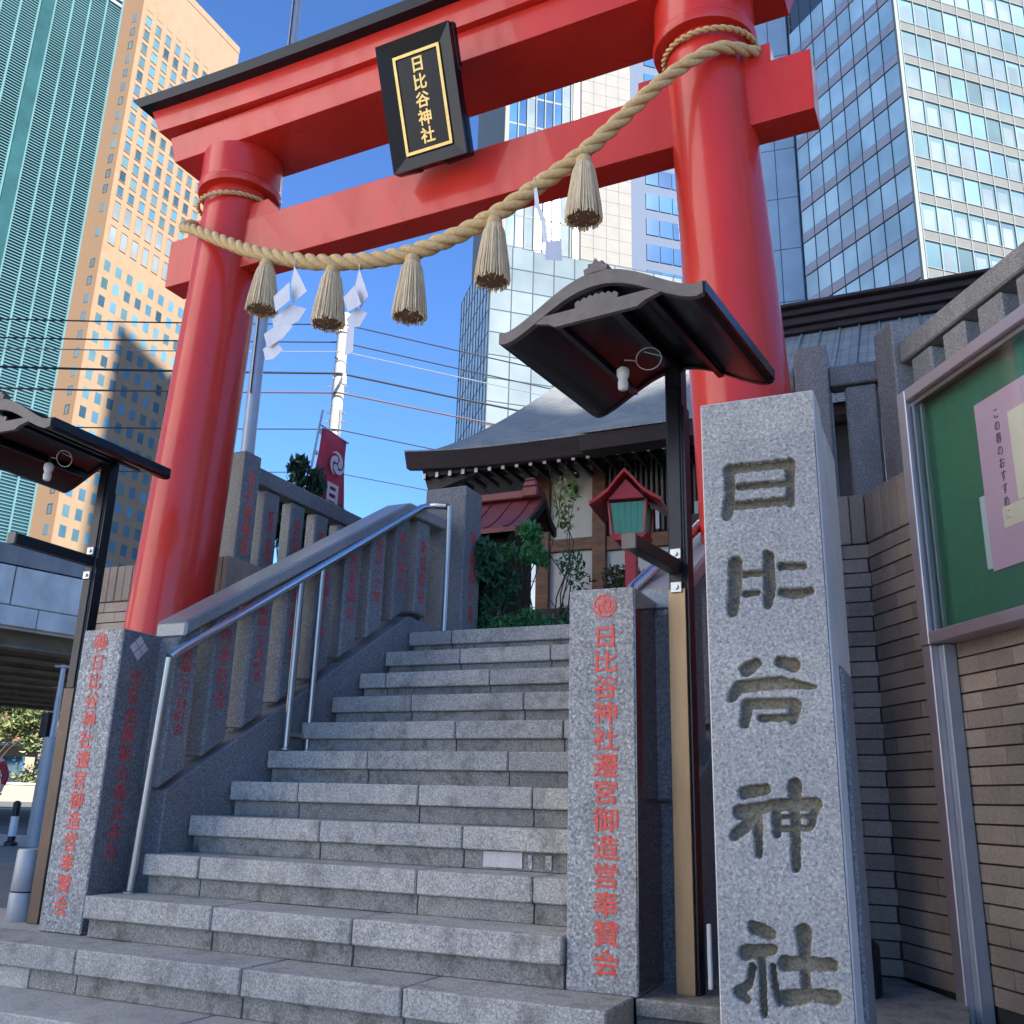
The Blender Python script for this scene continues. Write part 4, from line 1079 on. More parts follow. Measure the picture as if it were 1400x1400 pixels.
for sg in (-1,1):
    for i in range(8):
        u0,u1=i/8,(i+1)/8; y=lambda u:7.85+sg*((.62 if sg<0 else .27)*(1-u)); z=lambda u:3.09+.44*u**1.35+(0 if sg<0 else .22*(1-u))
        q=[(y(u0),z(u0)-.07),(y(u1),z(u1)-.07),(y(u1),z(u1)+.02),(y(u0),z(u0)+.02)]; g.prism(q,'x',rx1,rx1+.03)
g.build('barge_board',M['wood_dark'],ss)
g=MB(); g.box(-4.35,-3.45,7.45,8.0,1.956,3.08); g.prism([(7.45,3.081),(8.0,3.081),(8.0,3.3),(7.85,3.45)],'x',-4.35,-3.45); g.build('body',M['wood_dark'],ss)
for i in range(7): g=MB(); g.box(-4.30+i*.13,-4.27+i*.13,7.43,7.449,2.2,3.0); g.build('lattice_bar',M['wood_brown'],ss)

# ------------------------------------------------------------------ red lantern
rlan=empty('red_lantern',(-2.17,7.0,1.95),'red wooden lantern with green glass on a red post right of the shrine panels','lantern')
F7=Matrix.Translation((-2.17,7.0,0))@Matrix.Rotation(radians(6),4,'Z')
g=MB(F7); g.cbox(-.045,.045,-.045,.045,1.95,2.80,.006); g.build('post',M['lantern_red'],rlan)
g=MB(F7); g.prism([(-.10,2.80),(.10,2.80),(.15,2.85),(-.15,2.85)],'y',-.13,.13); g.build('base',M['lantern_red'],rlan)
for sx in (-1,1):
    for sy in (-1,1):
        g=MB(F7); g.tube([(sx*.125,sy*.125,2.85),(sx*.15,sy*.15,3.11)],.013,6); g.build('corner_bar',M['lantern_red'],rlan)
g=MB(F7); g.add([(-.115,-.115,2.855),(.115,-.115,2.855),(.115,.115,2.855),(-.115,.115,2.855),(-.14,-.14,3.10),(.14,-.14,3.10),(.14,.14,3.10),(-.14,.14,3.10)],[(0,1,5,4),(1,2,6,5),(2,3,7,6),(3,0,4,7),(4,5,6,7)]); g.build('glass',M['green_glass'],rlan)
for ax in (0,1):
    for i in range(1,5):
        q=-.11+.044*i*1.0
        for s_ in (-1,1):
            g=MB(F7)
            p0=(q,s_*.117,2.86) if ax==0 else (s_*.117,q,2.86); p1=(q*1.2,s_*.142,3.10) if ax==0 else (s_*.142,q*1.2,3.10)
            g.tube([p0,p1],.0025,4); g.build('glazing_bar',M['leaf_dark'] if False else M['green_glass'],rlan)
g=MB(F7); prof=[(-.28,3.06),(-.21,3.10),(-.13,3.16),(-.06,3.25),(0,3.315),(.06,3.25),(.13,3.16),(.21,3.10),(.28,3.06)]
for (a,b2) in zip(prof[:-1],prof[1:]): g.prism([(a[0],a[1]),(b2[0],b2[1]),(b2[0],b2[1]+.028),(a[0],a[1]+.028)],'y',-.26,.26)
g.build('roof',M['lantern_red'],rlan)
g=MB(F7); g.prism([(-.14,3.112),(.14,3.112),(0,3.27)],'y',-.20,.20); g.build('gable',M['lantern_red'],rlan)

# ------------------------------------------------------------------ haiden building behind the pillar on the right
hb=empty('worship_hall',(0,9.5,1.95),'low building with a long grey roof and brown ridge above the right stone fence','shrine building')
g=MB(); g.prism([(8.2,4.35),(10.0,5.87),(10.06,5.87),(10.06,5.80),(8.2,4.26)],'x',-1.75,2.6); g.build('roof',M['haiden_roof'],hb)
for i in range(22):
    x=-1.72+i*.2
    g=MB(); g.prism([(8.2,4.352),(9.98,5.862),(9.98,5.880),(8.2,4.368)],'x',x,x+.014); g.build('standing_seam',M['haiden_roof'],hb)
for (y0,y1,z0,z1) in ((9.92,10.2,5.86,5.93),(9.86,10.26,5.932,6.02),(9.80,10.32,6.022,6.09),(9.72,10.4,6.092,6.13)):
    g=MB(); g.cbox(-1.85,2.7,y0,y1,z0,z1,.008); g.build('ridge_board',M['fascia_brown'],hb)
g=MB(); g.prism([(10.1,5.8),(12.2,4.3),(12.2,4.2),(10.1,5.7)],'x',-1.75,2.6); g.build('roof_slope',M['haiden_roof'],hb)
g=MB(); g.box(-1.5,2.4,8.75,11.5,1.956,4.5); g.build('wall',M['wood_dark'],hb)
for i in range(5): g=MB(); g.box(-1.4+i*.8,-.75+i*.8,8.72,8.749,3.2,4.3); g.build('wall_panel',M['plaster'],hb)

# ------------------------------------------------------------------ planting around the shrine
def bush(name,label,c,rad,n,size,mat,seed,cat='bush',stems=5,flat=.6,hollow=.25,clumps=7):
    rn=random.Random(seed); root=empty(name,(c[0],c[1],1.95),label,cat)
    tb=MB(); lb=MB()
    for i in range(stems):
        a=rn.uniform(0,6.28); branch(tb,(c[0]+.05*cos(a),c[1]+.05*sin(a),1.9),(c[0]+rad[0]*.7*cos(a),c[1]+rad[1]*.7*sin(a),c[2]+rn.uniform(-.5,.6)*rad[2]),.008,.003,rn,5,.06)
    tb.build('stem',M['bark'],root)
    for i in range(clumps):
        a=rn.uniform(0,6.28); q=rn.uniform(.1,.75)
        leaf_cloud(lb,(c[0]+rad[0]*q*cos(a),c[1]+rad[1]*q*sin(a),c[2]+rn.uniform(-.7,.7)*rad[2]),(rad[0]*.45,rad[1]*.45,rad[2]*.38),n//clumps,size,rn.random(),hollow,flat)
    lb.build('foliage',M[mat],root)
bush('camellia_bush','dark leafy bush filling the space right of the landing post',(-3.36,6.75,2.45),(.30,.30,.50),2200,.038,'leaf_dark',1)
bush('maple_bush','bright green drooping maple crown in front of the shrine pillar',(-3.10,7.0,2.90),(.20,.2,.20),800,.040,'leaf_green',2,flat=.8)
bush('azalea_bush','low green shrub at the top of the stairs below the maple',(-2.98,6.75,2.12),(.36,.22,.17),900,.030,'leaf_green',3)
bush('privet_bush','thin leafed shrub in front of the lower white shrine panel',(-2.62,6.9,2.42),(.28,.25,.32),420,.030,'leaf_dark',4,hollow=.1)
bush('bamboo_plant','pale green bamboo spray against the upper white shrine panel',(-2.98,7.7,3.55),(.15,.14,.45),150,.034,'leaf_yellow',5,cat='plant',stems=4,hollow=.0)
bush('pine_shrub','olive brown shrub behind the red lantern post',(-2.33,7.3,2.55),(.26,.2,.24),800,.028,'leaf_brown',6)
bush('holly_bush','dark shrub under the small red-roofed shrine',(-3.55,6.9,2.25),(.30,.25,.40),1500,.034,'leaf_dark',7)

# pine tops showing over the left fence
tree('pine_tree',(-5.15,6.6,1.95),1.75,(.25,.25,.45),M['leaf_pine'],'dark pine top rising behind the left stone fence beside the tall pole','tree',n=2600,size=.05,seed=3,trunk_r=.03,flat=1.3)
tree('pine_tree',(-5.25,7.35,1.95),1.60,(.12,.12,.22),M['leaf_pine'],'small pine tip between the tall pole and the red banner','tree',n=420,size=.04,seed=4,trunk_r=.015,flat=1.3)

# tall grey pole
tp=empty('flag_pole',(-6.6,7.6,0),'tall plain grey steel pole rising behind the left pillar of the gate','pole')
g=MB(); g.tube([(-6.6,7.6,0),(-6.62,7.6,5.0),(-6.66,7.6,14)],[.085,.072,.048],16); sm(g.build('shaft',M['pole_grey'],tp),60)
g=MB(); g.tube([(-6.6,7.52,5.0),(-6.66,7.54,14)],.008,5); g.build('halyard',M['wire'],tp)

# red banner
bn=empty('banner',(-5.4,7.2,2.4),'red vertical banner with a white swirl crest above the left stone fence','banner')
g=MB(); g.tube([(-5.4,7.22,4.5),(-5.36,6.98,3.3),(-5.33,6.88,2.4)],.012,8); g.build('pole',M['steel_dull'],bn)
g=MB(); g.tube([(-5.4,7.20,4.34),(-5.4,7.70,4.32)],.008,6); g.build('crossbar',M['steel_dull'],bn)
g=MB(); nn_=14; vs=[];fs=[]
for i in range(nn_+1):
    for j in range(7):
        u=j/6; v=i/nn_; y0=7.235-.26*v; y1=7.685-.0*v; vs.append((-5.4+.02*sin(v*7+u*4),y0+(y1-y0)*u,4.32-1.5*v-.0*u))
for i in range(nn_):
    for j in range(6): a=i*7+j; fs.append((a,a+1,a+8,a+7))
g.add(vs,fs); cl=g.build('cloth',M['flag_red'],bn,True)
sl_=cl.modifiers.new('thick','SOLIDIFY'); sl_.thickness=.002
mon(.165,M['paper'],cl,face_matrix((-5.366,7.49,4.02),(0,1,0)),ring=False)
write('日比谷神社',(-5.366,7.45,3.80),1.08,(0,1,0),M['paper'],cl,bold=.045,width=.27)
for i in range(6):
    g=MB(); g.box(-5.405,-5.395,7.20-.26*(i/6)-.01,7.24-.26*(i/6),4.25-1.4*i/6,4.29-1.4*i/6); g.build('tie',M['paper'],cl)

# ------------------------------------------------------------------ street side, left
# elevated expressway
od=Vector((sin(radians(14)),cos(radians(14)),0)); OF=frame((-20.07-od.x*40,14.9-od.y*40,0),(od.x,od.y))
ov=empty('elevated_road',(-20.07,14.9,0),'grey concrete elevated road crossing behind the left roofed post','overpass')
g=MB(OF); g.box(0,110,.05,.5,5.95,6.42); g.build('parapet_cap',M['concrete_dark'],ov)
rn=random.Random(2); x=0; pm={}
while x<110:
    w=2.25
    g=MB(OF); g.cbox(x+.015,x+w-.015,.0+rn.uniform(-.006,.006),.10,4.98,5.90,.02); g.build('fascia_panel',M['concrete'],ov); x+=w
x=0.7
while x<108:
    w=1.5
    g=MB(OF); g.cbox(x+.01,x+w-.01,.02+rn.uniform(-.006,.006),.2,4.50,4.965,.015); g.build('edge_block',M['concrete'],ov); x+=w
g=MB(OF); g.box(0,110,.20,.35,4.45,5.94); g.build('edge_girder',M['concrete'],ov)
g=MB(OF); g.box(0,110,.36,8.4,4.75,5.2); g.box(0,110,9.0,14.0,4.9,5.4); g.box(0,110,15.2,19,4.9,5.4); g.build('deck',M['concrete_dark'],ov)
for i in range(9):
    y=1.2+i*2.2
    g=MB(OF); g.box(0,110,y,y+.25,4.2,4.75); g.box(0,110,y-.15,y+.40,4.14,4.199); g.build('girder',M['steel_beam'],ov)
for i in range(26):
    g=MB(OF); x=2+i*4.2; g.box(x,x+.2,.5,19,4.35,4.6); g.build('cross_beam',M['steel_beam'],ov)
for x in (5,92):
    g=MB(OF); g.cbox(x,x+2,5,7,-.1,4.13,.05); g.build('pier',M['concrete'],ov)
    g=MB(OF); g.cbox(x,x+2,16,18,-.1,4.13,.05); g.build('pier',M['concrete'],ov)
# sunny park bank beyond
tw_=empty('retaining_wall',(-48,40,0),'sunlit beige low wall in front of the park, seen under the elevated road','wall')
WF=frame((-95,10,0),(.64,.77)); 
g=MB(WF); g.box(0,120,0,.5,0,1.15); g.build('wall_face',M['wall_beige'],tw_)
g=MB(WF); g.cbox(0,120,-.08,.6,1.151,1.30,.02); g.build('coping',M['concrete'],tw_)
pb=empty('park_building',(-70,60,0),'pale sunlit building with a flat roof behind the park trees under the elevated road','building')
BF=frame((-100,22,0),(.64,.77))
g=MB(BF); g.box(0,110,0,8,0,4.2); g.build('wall',M['wall_beige'],pb)
g=MB(BF); g.box(-1,111,-1.2,9,4.21,4.6); g.build('roof',M['concrete'],pb)
for i in range(30):
    g=MB(BF); g.box(2+i*3.6,3.6+i*3.6,-.04,-.001,1.4,3.4); g.build('window',M['glass_deep'],pb)
for i in range(30):
    g=MB(BF); g.box(.9+i*3.6,1.25+i*3.6,-1.1,-.8,0,4.209); g.build('column',M['stone_white'],pb)
names=['leafy olive tree under the elevated road, nearest the left edge','small yellow green tree left of the grey sign column','pale tree directly behind the grey sign column','broad dull green tree beneath the elevated road']
for i,(x,y,h) in enumerate(((-67,52,8.5),(-62,55,7.5),(-59,57.5,8.5),(-72,56,10))):
    tree('park_tree',(x,y,0),h,(3.4,3.4,2.6),M['leaf_park'],names[i],'tree',n=2200,size=.30,seed=20+i,group='park trees under the elevated road',trunk_r=.16)
g=MB()
bmv=[]; rn=random.Random(9)
leaf_b=MB()
for i in range(60):
    x=rn.uniform(0,100); p=WF@Vector((x,2.0+rn.uniform(0,4),1.2+rn.uniform(0,1.0))); leaf_cloud(leaf_b,p,(1.6,1.6,1.0),90,.22,i)
tag(leaf_b.build('ground_cover',M['leaf_park']),'loose green planting on the bank above the beige wall','planting',kind='stuff')
# grey sign column
sc=empty('sign_column',(-12.9,11.1,0),'slim grey column with a thin mast, left of the left roofed post','street pole')
g=MB(); g.tube([(-12.9,11.1,0),(-12.9,11.1,1.62)],[.14,.12],14); sm(g.build('lower_column',M['bollard_grey'],sc),60)
g=MB(); g.tube([(-12.9,11.1,1.62),(-12.9,11.1,2.75)],[.05,.035],10); sm(g.build('mast',M['pole_grey'],sc),60)
g=MB(); g.cbox(-13.1,-12.96,11.0,11.12,1.62,2.0,.01); g.build('control_box',M['lamp_black'],sc)
g=MB(); g.tube([(-12.98,11.0,2.72),(-12.74,11.2,2.72)],.02,8); g.build('crossbar',M['pole_grey'],sc)
# barrier and bollard
bo=empty('bollard',(-13.3,11.0,0),'black bollard with a white reflective strip near the left edge','bollard')
g=MB(); g.lathe([(.10,0),(.10,.05),(.055,.08),(.055,.55),(.06,.62),(.03,.66)],16,(-13.3,11.0,0)); sm(g.build('post',M['lamp_black'],bo),50)
g=MB(); g.lathe([(.0565,.14),(.0575,.15),(.0575,.42),(.0565,.43)],16,(-13.3,11.0,0)); sm(g.build('reflective_band',M['white_paint'],bo),50)
br=empty('barrier_rack',(-13.35,11.9,0),'low dark metal rack with horizontal bars beside the bollard','rack')
for i in range(4):
    g=MB(); g.cbox(-13.6,-12.95,11.9,11.95,.12+i*.17,.17+i*.17,.005); g.build('bar',M['lamp_black'],br)
for x in (-13.6,-12.95):
    g=MB(); g.cbox(x-.04,x+.04,11.86,12.0,0,.75,.01); g.build('leg',M['lamp_black'],br)

# ------------------------------------------------------------------ person at the left edge
def skin(name,verts,edges,mat,parent,sub=2,root_i=0):
    me=D.meshes.new(name); me.from_pydata([v[:3] for v in verts],edges,[]); me.materials.append(mat)
    o=D.objects.new(name,me); COL.objects.link(o); o.parent=parent
    md=o.modifiers.new('skin','SKIN'); md.use_smooth_shade=True
    for i,v in enumerate(verts):
        sv=me.skin_vertices[0].data[i]; sv.radius=(v[3],v[4] if len(v)>4 else v[3]); sv.use_root=(i==root_i)
    ss_=o.modifiers.new('sub','SUBSURF'); ss_.levels=sub; ss_.render_levels=sub
    return o
pe=empty('person',(-14.08,11.02,0),'person in a black coat with red sleeves at the left edge of the street','person',rz=radians(40))
bv_=[(0,0,.80,.11,.09),(0,0,1.0,.12,.09),(0,-.01,1.18,.14,.10),(0,0,1.33,.06,.055),(0,-.015,1.40,.05,.05),(0,-.02,1.50,.085,.09),(0,-.02,1.58,.075,.08),
     (.10,0,.74,.075),(.12,0,.42,.055),(.12,.02,.08,.038),(.12,-.12,.03,.035),
     (-.10,0,.74,.075),(-.13,-.05,.42,.055),(-.13,.0,.08,.038),(-.13,-.14,.03,.035),
     (.18,0,1.26,.05),(.25,.0,1.02,.042),(.24,-.12,.84,.032),(.24,-.16,.78,.026),
     (-.18,0,1.26,.05),(-.25,.0,1.02,.042),(-.24,-.10,.82,.032),(-.24,-.14,.76,.026)]
be=[(0,1),(1,2),(2,3),(3,4),(4,5),(5,6),(0,7),(7,8),(8,9),(9,10),(0,11),(11,12),(12,13),(13,14),(2,15),(15,16),(16,17),(17,18),(2,19),(19,20),(20,21),(21,22)]
skin('body',bv_,be,M['skin'],pe)
skin('coat',[(0,0,.62,.17,.13),(0,0,.85,.16,.13),(0,0,1.05,.15,.12),(0,-.01,1.22,.17,.12),(0,0,1.33,.075,.07)],[(0,1),(1,2),(2,3),(3,4)],M['cloth_black'],pe)
for sx in (1,-1): skin('sleeve',[(sx*.15,0,1.27,.07),(sx*.26,.0,1.02,.058),(sx*.24,-.10,.87,.048)],[(0,1),(1,2)],M['cloth_red'],pe)
for sx in (1,-1): skin('trouser_leg',[(sx*.10,0,.78,.09),(sx*.125,-.02,.42,.07),(sx*.125,.01,.10,.055)],[(0,1),(1,2)],M['cloth_trousers'],pe)
for sx in (1,-1):
    skin('shoe',[(sx*.125,.03,.05,.045),(sx*.125,-.10,.04,.045),(sx*.125,-.17,.035,.035)],[(0,1),(1,2)],M['lamp_black'],pe)
    for k in range(5): skin('finger',[(sx*.24+(k-2)*.012,-.16,.77,.008),(sx*.24+(k-2)*.014,-.19,.72+.006*abs(k-2),.007)],[(0,1)],M['skin'],pe,1)
skin('hair',[(0,.01,1.62,.085,.09),(0,.035,1.52,.09,.08),(0,.04,1.44,.06,.05)],[(0,1),(1,2)],M['cloth_black'],pe)
for sx in (-.03,.03):
    g=MB(Matrix.Translation(pe.location)@Matrix.Rotation(radians(40),4,'Z')); g.lathe([(.006,-.006),(.009,0),(.006,.006)],8,(sx,-.105,1.52)); g.build('eye',M['lamp_black'],pe)

# ------------------------------------------------------------------ utility pole and wires
PX,PY=-14.65,20.2
up_=empty('utility_pole',(PX,PY,0),'pale concrete utility pole standing beyond the red banner','utility pole')
g=MB(); g.tube([(PX,PY,0),(PX,PY,13.6)],[.20,.155],18); sm(g.build('shaft',M['concrete_pole'],up_),60)
g=MB(); g.tube([(PX,PY,13.6),(PX,PY,13.95)],.19,14); g.tube([(PX,PY,13.35),(PX,PY,13.598)],.21,14); sm(g.build('cap_sleeve',M['white_paint'],up_),60)
wd=Vector((sin(radians(45)),cos(radians(45)),0)); wl_=Vector((-sin(radians(62)),-cos(radians(62)),0)); pv=Vector((wd.y,-wd.x,0))
for z,s_ in ((12.6,-1),(11.75,1),(9.15,1)):
    g=MB(); a=Vector((PX,PY,z)); b2=a+pv*(.85*s_); g.tube([a,b2],.045,8); g.build('bracket_arm',M['white_paint'],up_)
    g=MB(); g.lathe([(.05,-.30),(.07,-.25),(.05,-.18),(.07,-.12),(.04,-.04)],12,b2); g.build('insulator',M['white_paint'],up_)
for z in (11.75,11.55,10.95,10.7,9.3,8.9):
    g=MB(); g.tube([(PX-.25,PY-.1,z),(PX+.25,PY+.1,z)],.03,6); g.build('clamp',M['steel_dull'],up_)
for z in (12.5,10.3,9.7): 
    g=MB(); g.tube([(PX,PY,z),(PX+.02,PY-.3,z)],.02,6); g.build('step_bolt',M['lamp_black'],up_)
g=MB(); g.tube([(PX+.2,PY-.05,0),(PX+.18,PY-.05,11)],.035,6); g.build('conduit',M['concrete_dark'],up_)
def wire(z,zr,zl,r,mat,off,label,sag=.5):
    p=Vector((PX,PY,z))+pv*off
    pts=[]
    a=p+wl_*38+Vector((0,0,zl-z)); b2=p+wd*45+Vector((0,0,zr-z))
    for i in range(13): t=i/12; q=a.lerp(p,t); pts.append(q-Vector((0,0,sag*4*t*(1-t))))
    for i in range(1,15): t=i/14; q=p.lerp(b2,t); pts.append(q-Vector((0,0,sag*4*t*(1-t))))
    g=MB(); g.tube(pts,r,5); tag(g.build('overhead_cable',M[mat]),label,'cable','cables strung from the utility pole')
wire(13.55,13.6,13.4,.022,'wire',.2,'topmost thin cable at the utility pole')
wire(13.19,13.2,13.0,.022,'wire',-.2,'thin cable second from the top of the utility pole')
wire(12.62,12.7,12.3,.016,'mullion_pale',.4,'fine pale cable crossing below the left bracket arm')
wire(12.05,12.2,12.2,.034,'wire',.2,'thick dark cable crossing the pole between its two bracket arms')
wire(11.45,11.6,11.4,.028,'wire_red',.25,'thick cable crossing the pole under its right bracket arm')
wire(10.40,9.9,10.3,.018,'wire',.2,'thin cable just above the red banner')
wire(9.2,8.8,9.1,.014,'wire',.1,'lowest thin cable, behind the red banner')

# ------------------------------------------------------------------ towers
def bx_mesh(name,mat,*a):
    g=MB(); g.box(*a); return g.mesh(name,mat)
def pol(az,dist): return Vector((sin(radians(az))*dist,cos(radians(az))*dist,0))
# --- tan stone tower
A=pol(-50.9,150)
tt=empty('office_tower',tuple(A),'tan stone tower with small square windows behind the left pillar of the gate','tower')
F=frame(A,(0,1)); FN=frame(A+Vector((-12,0,0)),(1,0))
WT=23.6; HT=142.5
g=MB(); g.box(A.x-12,A.x,A.y,A.y+WT,-1,HT); g.build('walls',M['tan_stone'],tt)
g=MB(F); g.box(-.0,WT,-.08,-.001,HT-1.2,HT+.3); g.build('roof_edge',M['tan_stone'],tt)
g=MB(FN); g.box(0,11.98,-.08,-.001,-1,HT); g.build('corner_strip',M['tan_frame'],tt)
wm=MB(); wm.box(-.60,.60,-.02,-.004,-.90,.90); wm=wm.mesh('window',M['glass_win'])
wlit=MB(); wlit.box(-.60,.60,-.02,-.004,-.90,.90); wlit=wlit.mesh('window',M['glass_lit'])
fm=MB()
for (a,b2,c,d) in ((-.70,.70,.91,1.0),(-.70,.70,-1.0,-.91),(-.70,-.61,-.905,.905),(.61,.70,-.905,.905)): fm.box(a,b2,-.12,-.002,c,d)
fm=fm.mesh('frame',M['tan_frame'])
tall=MB(); tall.box(-.60,.60,-.02,-.004,-1.55,1.55); tall=tall.mesh('window',M['glass_pale'])
cnt=0; rn=random.Random(11); stuff=MB(F)
ncol=10; cw=WT/ncol
rows=[(129.5-2.87*i,0) for i in range(13)]+[(91.5,1),(86.9,1)]+[(81.3-3.15*i,0) for i in range(24)]
for c in range(ncol):
    x=1.5+c*cw; g=MB(F@Matrix.Translation((x,0,132.6))); g.box(-.62,.62,-.06,-.002,-.9,.9); g.build('blank_panel',M['tan_stone'],tt)
for r,(z,talls) in enumerate(rows):
    if z<3: continue
    for c in range(ncol):
        x=1.5+c*cw
        if z<24: stuff.box(x-.6,x+.6,-.02,-.004,z-.9,z+.9); continue
        me=tall if talls else rn.choice((wm,wm,wlit))
        w=place('window',me,tt,F@Matrix.Translation((x,0,z))); cnt+=1
        if cnt<150:
            d=D.objects.new('frame',fm); COL.objects.link(d); d.parent=w
            if talls: d.scale=(1,1,1.7)
o=stuff.build('window_rows',M['glass_win'],tt); o['kind']='stuff'
nw=MB(); nw.box(-.5,.5,-.03,-.004,-.8,.8); nw=nw.mesh('side_window',M['glass_win'])
nl=MB(); nl.box(-.34,.34,-.035,-.0305,-.75,.6); nl=nl.mesh('pane',M['glass_pale'])
for r,(z,_t) in enumerate(rows):
    if z>18:
        w=place('side_window',nw,tt,FN@Matrix.Translation((10.5,-.08,z)))
        d=D.objects.new('pane',nl); COL.objects.link(d); d.parent=w
# --- teal louvred tower
td=Vector((sin(radians(15)),cos(radians(15)),0)); E=pol(-52.16,128)
tl=empty('office_tower',tuple(E),'teal tower covered in fine horizontal louvres at the top left corner','tower')
FT=frame(E-td*60,(td.x,td.y)); TH=150; 
g=MB(FT); g.box(0,60,0,25,-1,TH); g.build('curtain_wall',M['glass_teal'],tl)
bands=[(0,13),(14.5,27),(28.5,38.2),(40.0,49.0),(50.9,59.8)]
g=MB(FT)
z=8.0
while z<TH-1:
    for (a,b2) in bands: g.box(a,b2,-.55,-.38,z,z+.13)
    z+=.42
o=g.build('louvres',M['teal_fin'],tl); o['kind']='stuff'
for (a,b2) in bands:
    for q in np.linspace(a,b2,5):
        g=MB(FT); g.box(q-.12,q+.12,-.70,-.30,5,TH); g.build('mullion',M['teal_fin'],tl)
for (a,b2) in zip([x[1] for x in bands[:-1]],[x[0] for x in bands[1:]]):
    g=MB(FT); g.box(a+.15,b2-.15,-.9,-.01,5,TH); g.build('shaft_strip',M['teal_dark'],tl)
for i in range(12):
    g=MB(FT); g.box(51.1,59.6,-.85,-.56,110+i*1.05,110.45+i*1.05); g.build('white_louvre',M['white_fin'],tl)
# --- glass cube in the middle
E=pol(-26.5,100); r1=Vector((sin(radians(49.4)),cos(radians(49.4)),0)); l1=Vector((sin(radians(-40.6)),cos(radians(-40.6)),0))
gc=empty('glass_building',tuple(E),'white gridded glass building between the pillars, above the shrine roof','building')
GH=64.5; FR=frame(E,(r1.x,r1.y)); FLt=frame(E+l1*15,(-l1.x,-l1.y))
g=MB(FR); g.box(.05,26,.05,14.9,-1,GH-.1); g.build('core',M['mullion_grey'],gc)
pm_=bx_mesh('glass_panel',M['glass_pale'],.07,2.55,-.02,.04,.06,2.84)
cw=2.62
for r in range(1,23):
    z=GH-2.9*r
    if z<0: break
    for c in range(10): 
        w=place('glass_panel',pm_,gc,FR@Matrix.Translation((c*cw,0,z)))
for i in range(11):
    g=MB(FR); g.box(i*cw-.05,i*cw+.05,-.06,-.021,0,GH); g.build('mullion',M['mullion_grey'],gc)
for r in range(0,23):
    z=GH-2.9*r
    if z>0: g=MB(FR); g.box(.06,26.2,-.075,-.061,z-.04,z+.05); g.build('transom',M['mullion_grey'],gc)
g=MB(FLt); g.box(0,14.95,-.02,.04,0,GH-.05); g.build('side_glass',M['glass_deep'] if False else M['slab_blue'],gc)
for i in range(11):
    g=MB(FLt); g.box(i*1.49-.05,i*1.49+.05,-.10,-.021,0,GH); g.build('side_mullion',M['mullion_grey'],gc)
g=MB(FLt)
for k in range(26):      # sloping mirror reflections drawn as grey lines
    z0=k*4.0-30
    g.add([(0,-.03,z0),(0,-.03,z0+.22),(14.9,-.03,z0+30.22),(14.9,-.03,z0+30)],[(0,3,2,1)]) if 0<=z0 and z0+30<GH else None
for r in range(22):
    g.box(0,14.9,-.045,-.0215,GH-2.9*r-.06,GH-2.9*r+.06)
g.build('side_transom_reflection',M['mullion_grey'],gc)
# --- pale tower behind it
E=pol(-25.9,170); 
pt=empty('office_tower',tuple(E),'tall pale tower with blue glass ribs seen between the gate beams','tower')
FP=frame(E,(r1.x,r1.y)); PH_=190
def seg(az):   # local x on the face for a given azimuth
    d=Vector((sin(radians(az)),cos(radians(az)))); # solve E+t*r1 = k*d
    den=r1.x*d.y-r1.y*d.x; return (E.y*d.x-E.x*d.y)/den
x1,x2,x3,x4,x5=seg(-25.6),seg(-21.2),seg(-20.5),seg(-17.0),seg(-11.5)
g=MB(FP); g.box(0,x4,.3,25,-1,PH_); g.build('core',M['stone_white'],pt)
g=MB(FP); g.box(0,x1,-.3,.29,0,PH_); g.build('corner_pier',M['stone_white'],pt)
nx_=int((x2-x1)/1.9)
for i in range(nx_):
    a=x1+(x2-x1)*i/nx_; b2=x1+(x2-x1)*(i+1)/nx_
    g=MB(FP); g.box(a+.12,b2-.12,.0,.25,0,PH_); g.build('glass_strip',M['glass_deep' if i%4 in(0,1,3) else 'glass_pale'],pt)
    g=MB(FP); g.box(b2-.12,b2+.12,-.35,.26,0,PH_); g.build('white_rib',M['mullion_pale'],pt)
for r in range(24):
    g=MB(FP); g.box(x1,x2,-.05,-.001,20+7.4*r,20.5+7.4*r); g.build('transom',M['mullion_pale'],pt)
g=MB(FP); g.box(x2+.6,x2+1.9,-.05,.28,0,PH_); g.build('dark_slot',M['spandrel_brown'],pt)
r_=0; pmx=bx_mesh('stone_panel',M['stone_white'],.03,(x4-x3-.1)/4-.03,-.04,.29,.03,2.97)
for r in range(40):
    z=40+3.0*r
    for c in range(4): place('stone_panel',pmx,pt,FP@Matrix.Translation((x3+.1+c*(x4-x3-.1)/4,0,z)))
g=MB(FP); g.box(x4,x5,.4,22,-1,PH_); g.build('wing',M['spandrel_blue'],pt)
wg=bx_mesh('window_strip',M['glass_deep'],0,(x5-x4-4)/5-.25,.2,.38,0,4.0)
for r in range(22):
    for c in range(5): place('window_strip',wg,pt,FP@Matrix.Translation((x4+3.6+c*(x5-x4-4)/5,0,30+6.3*r)))
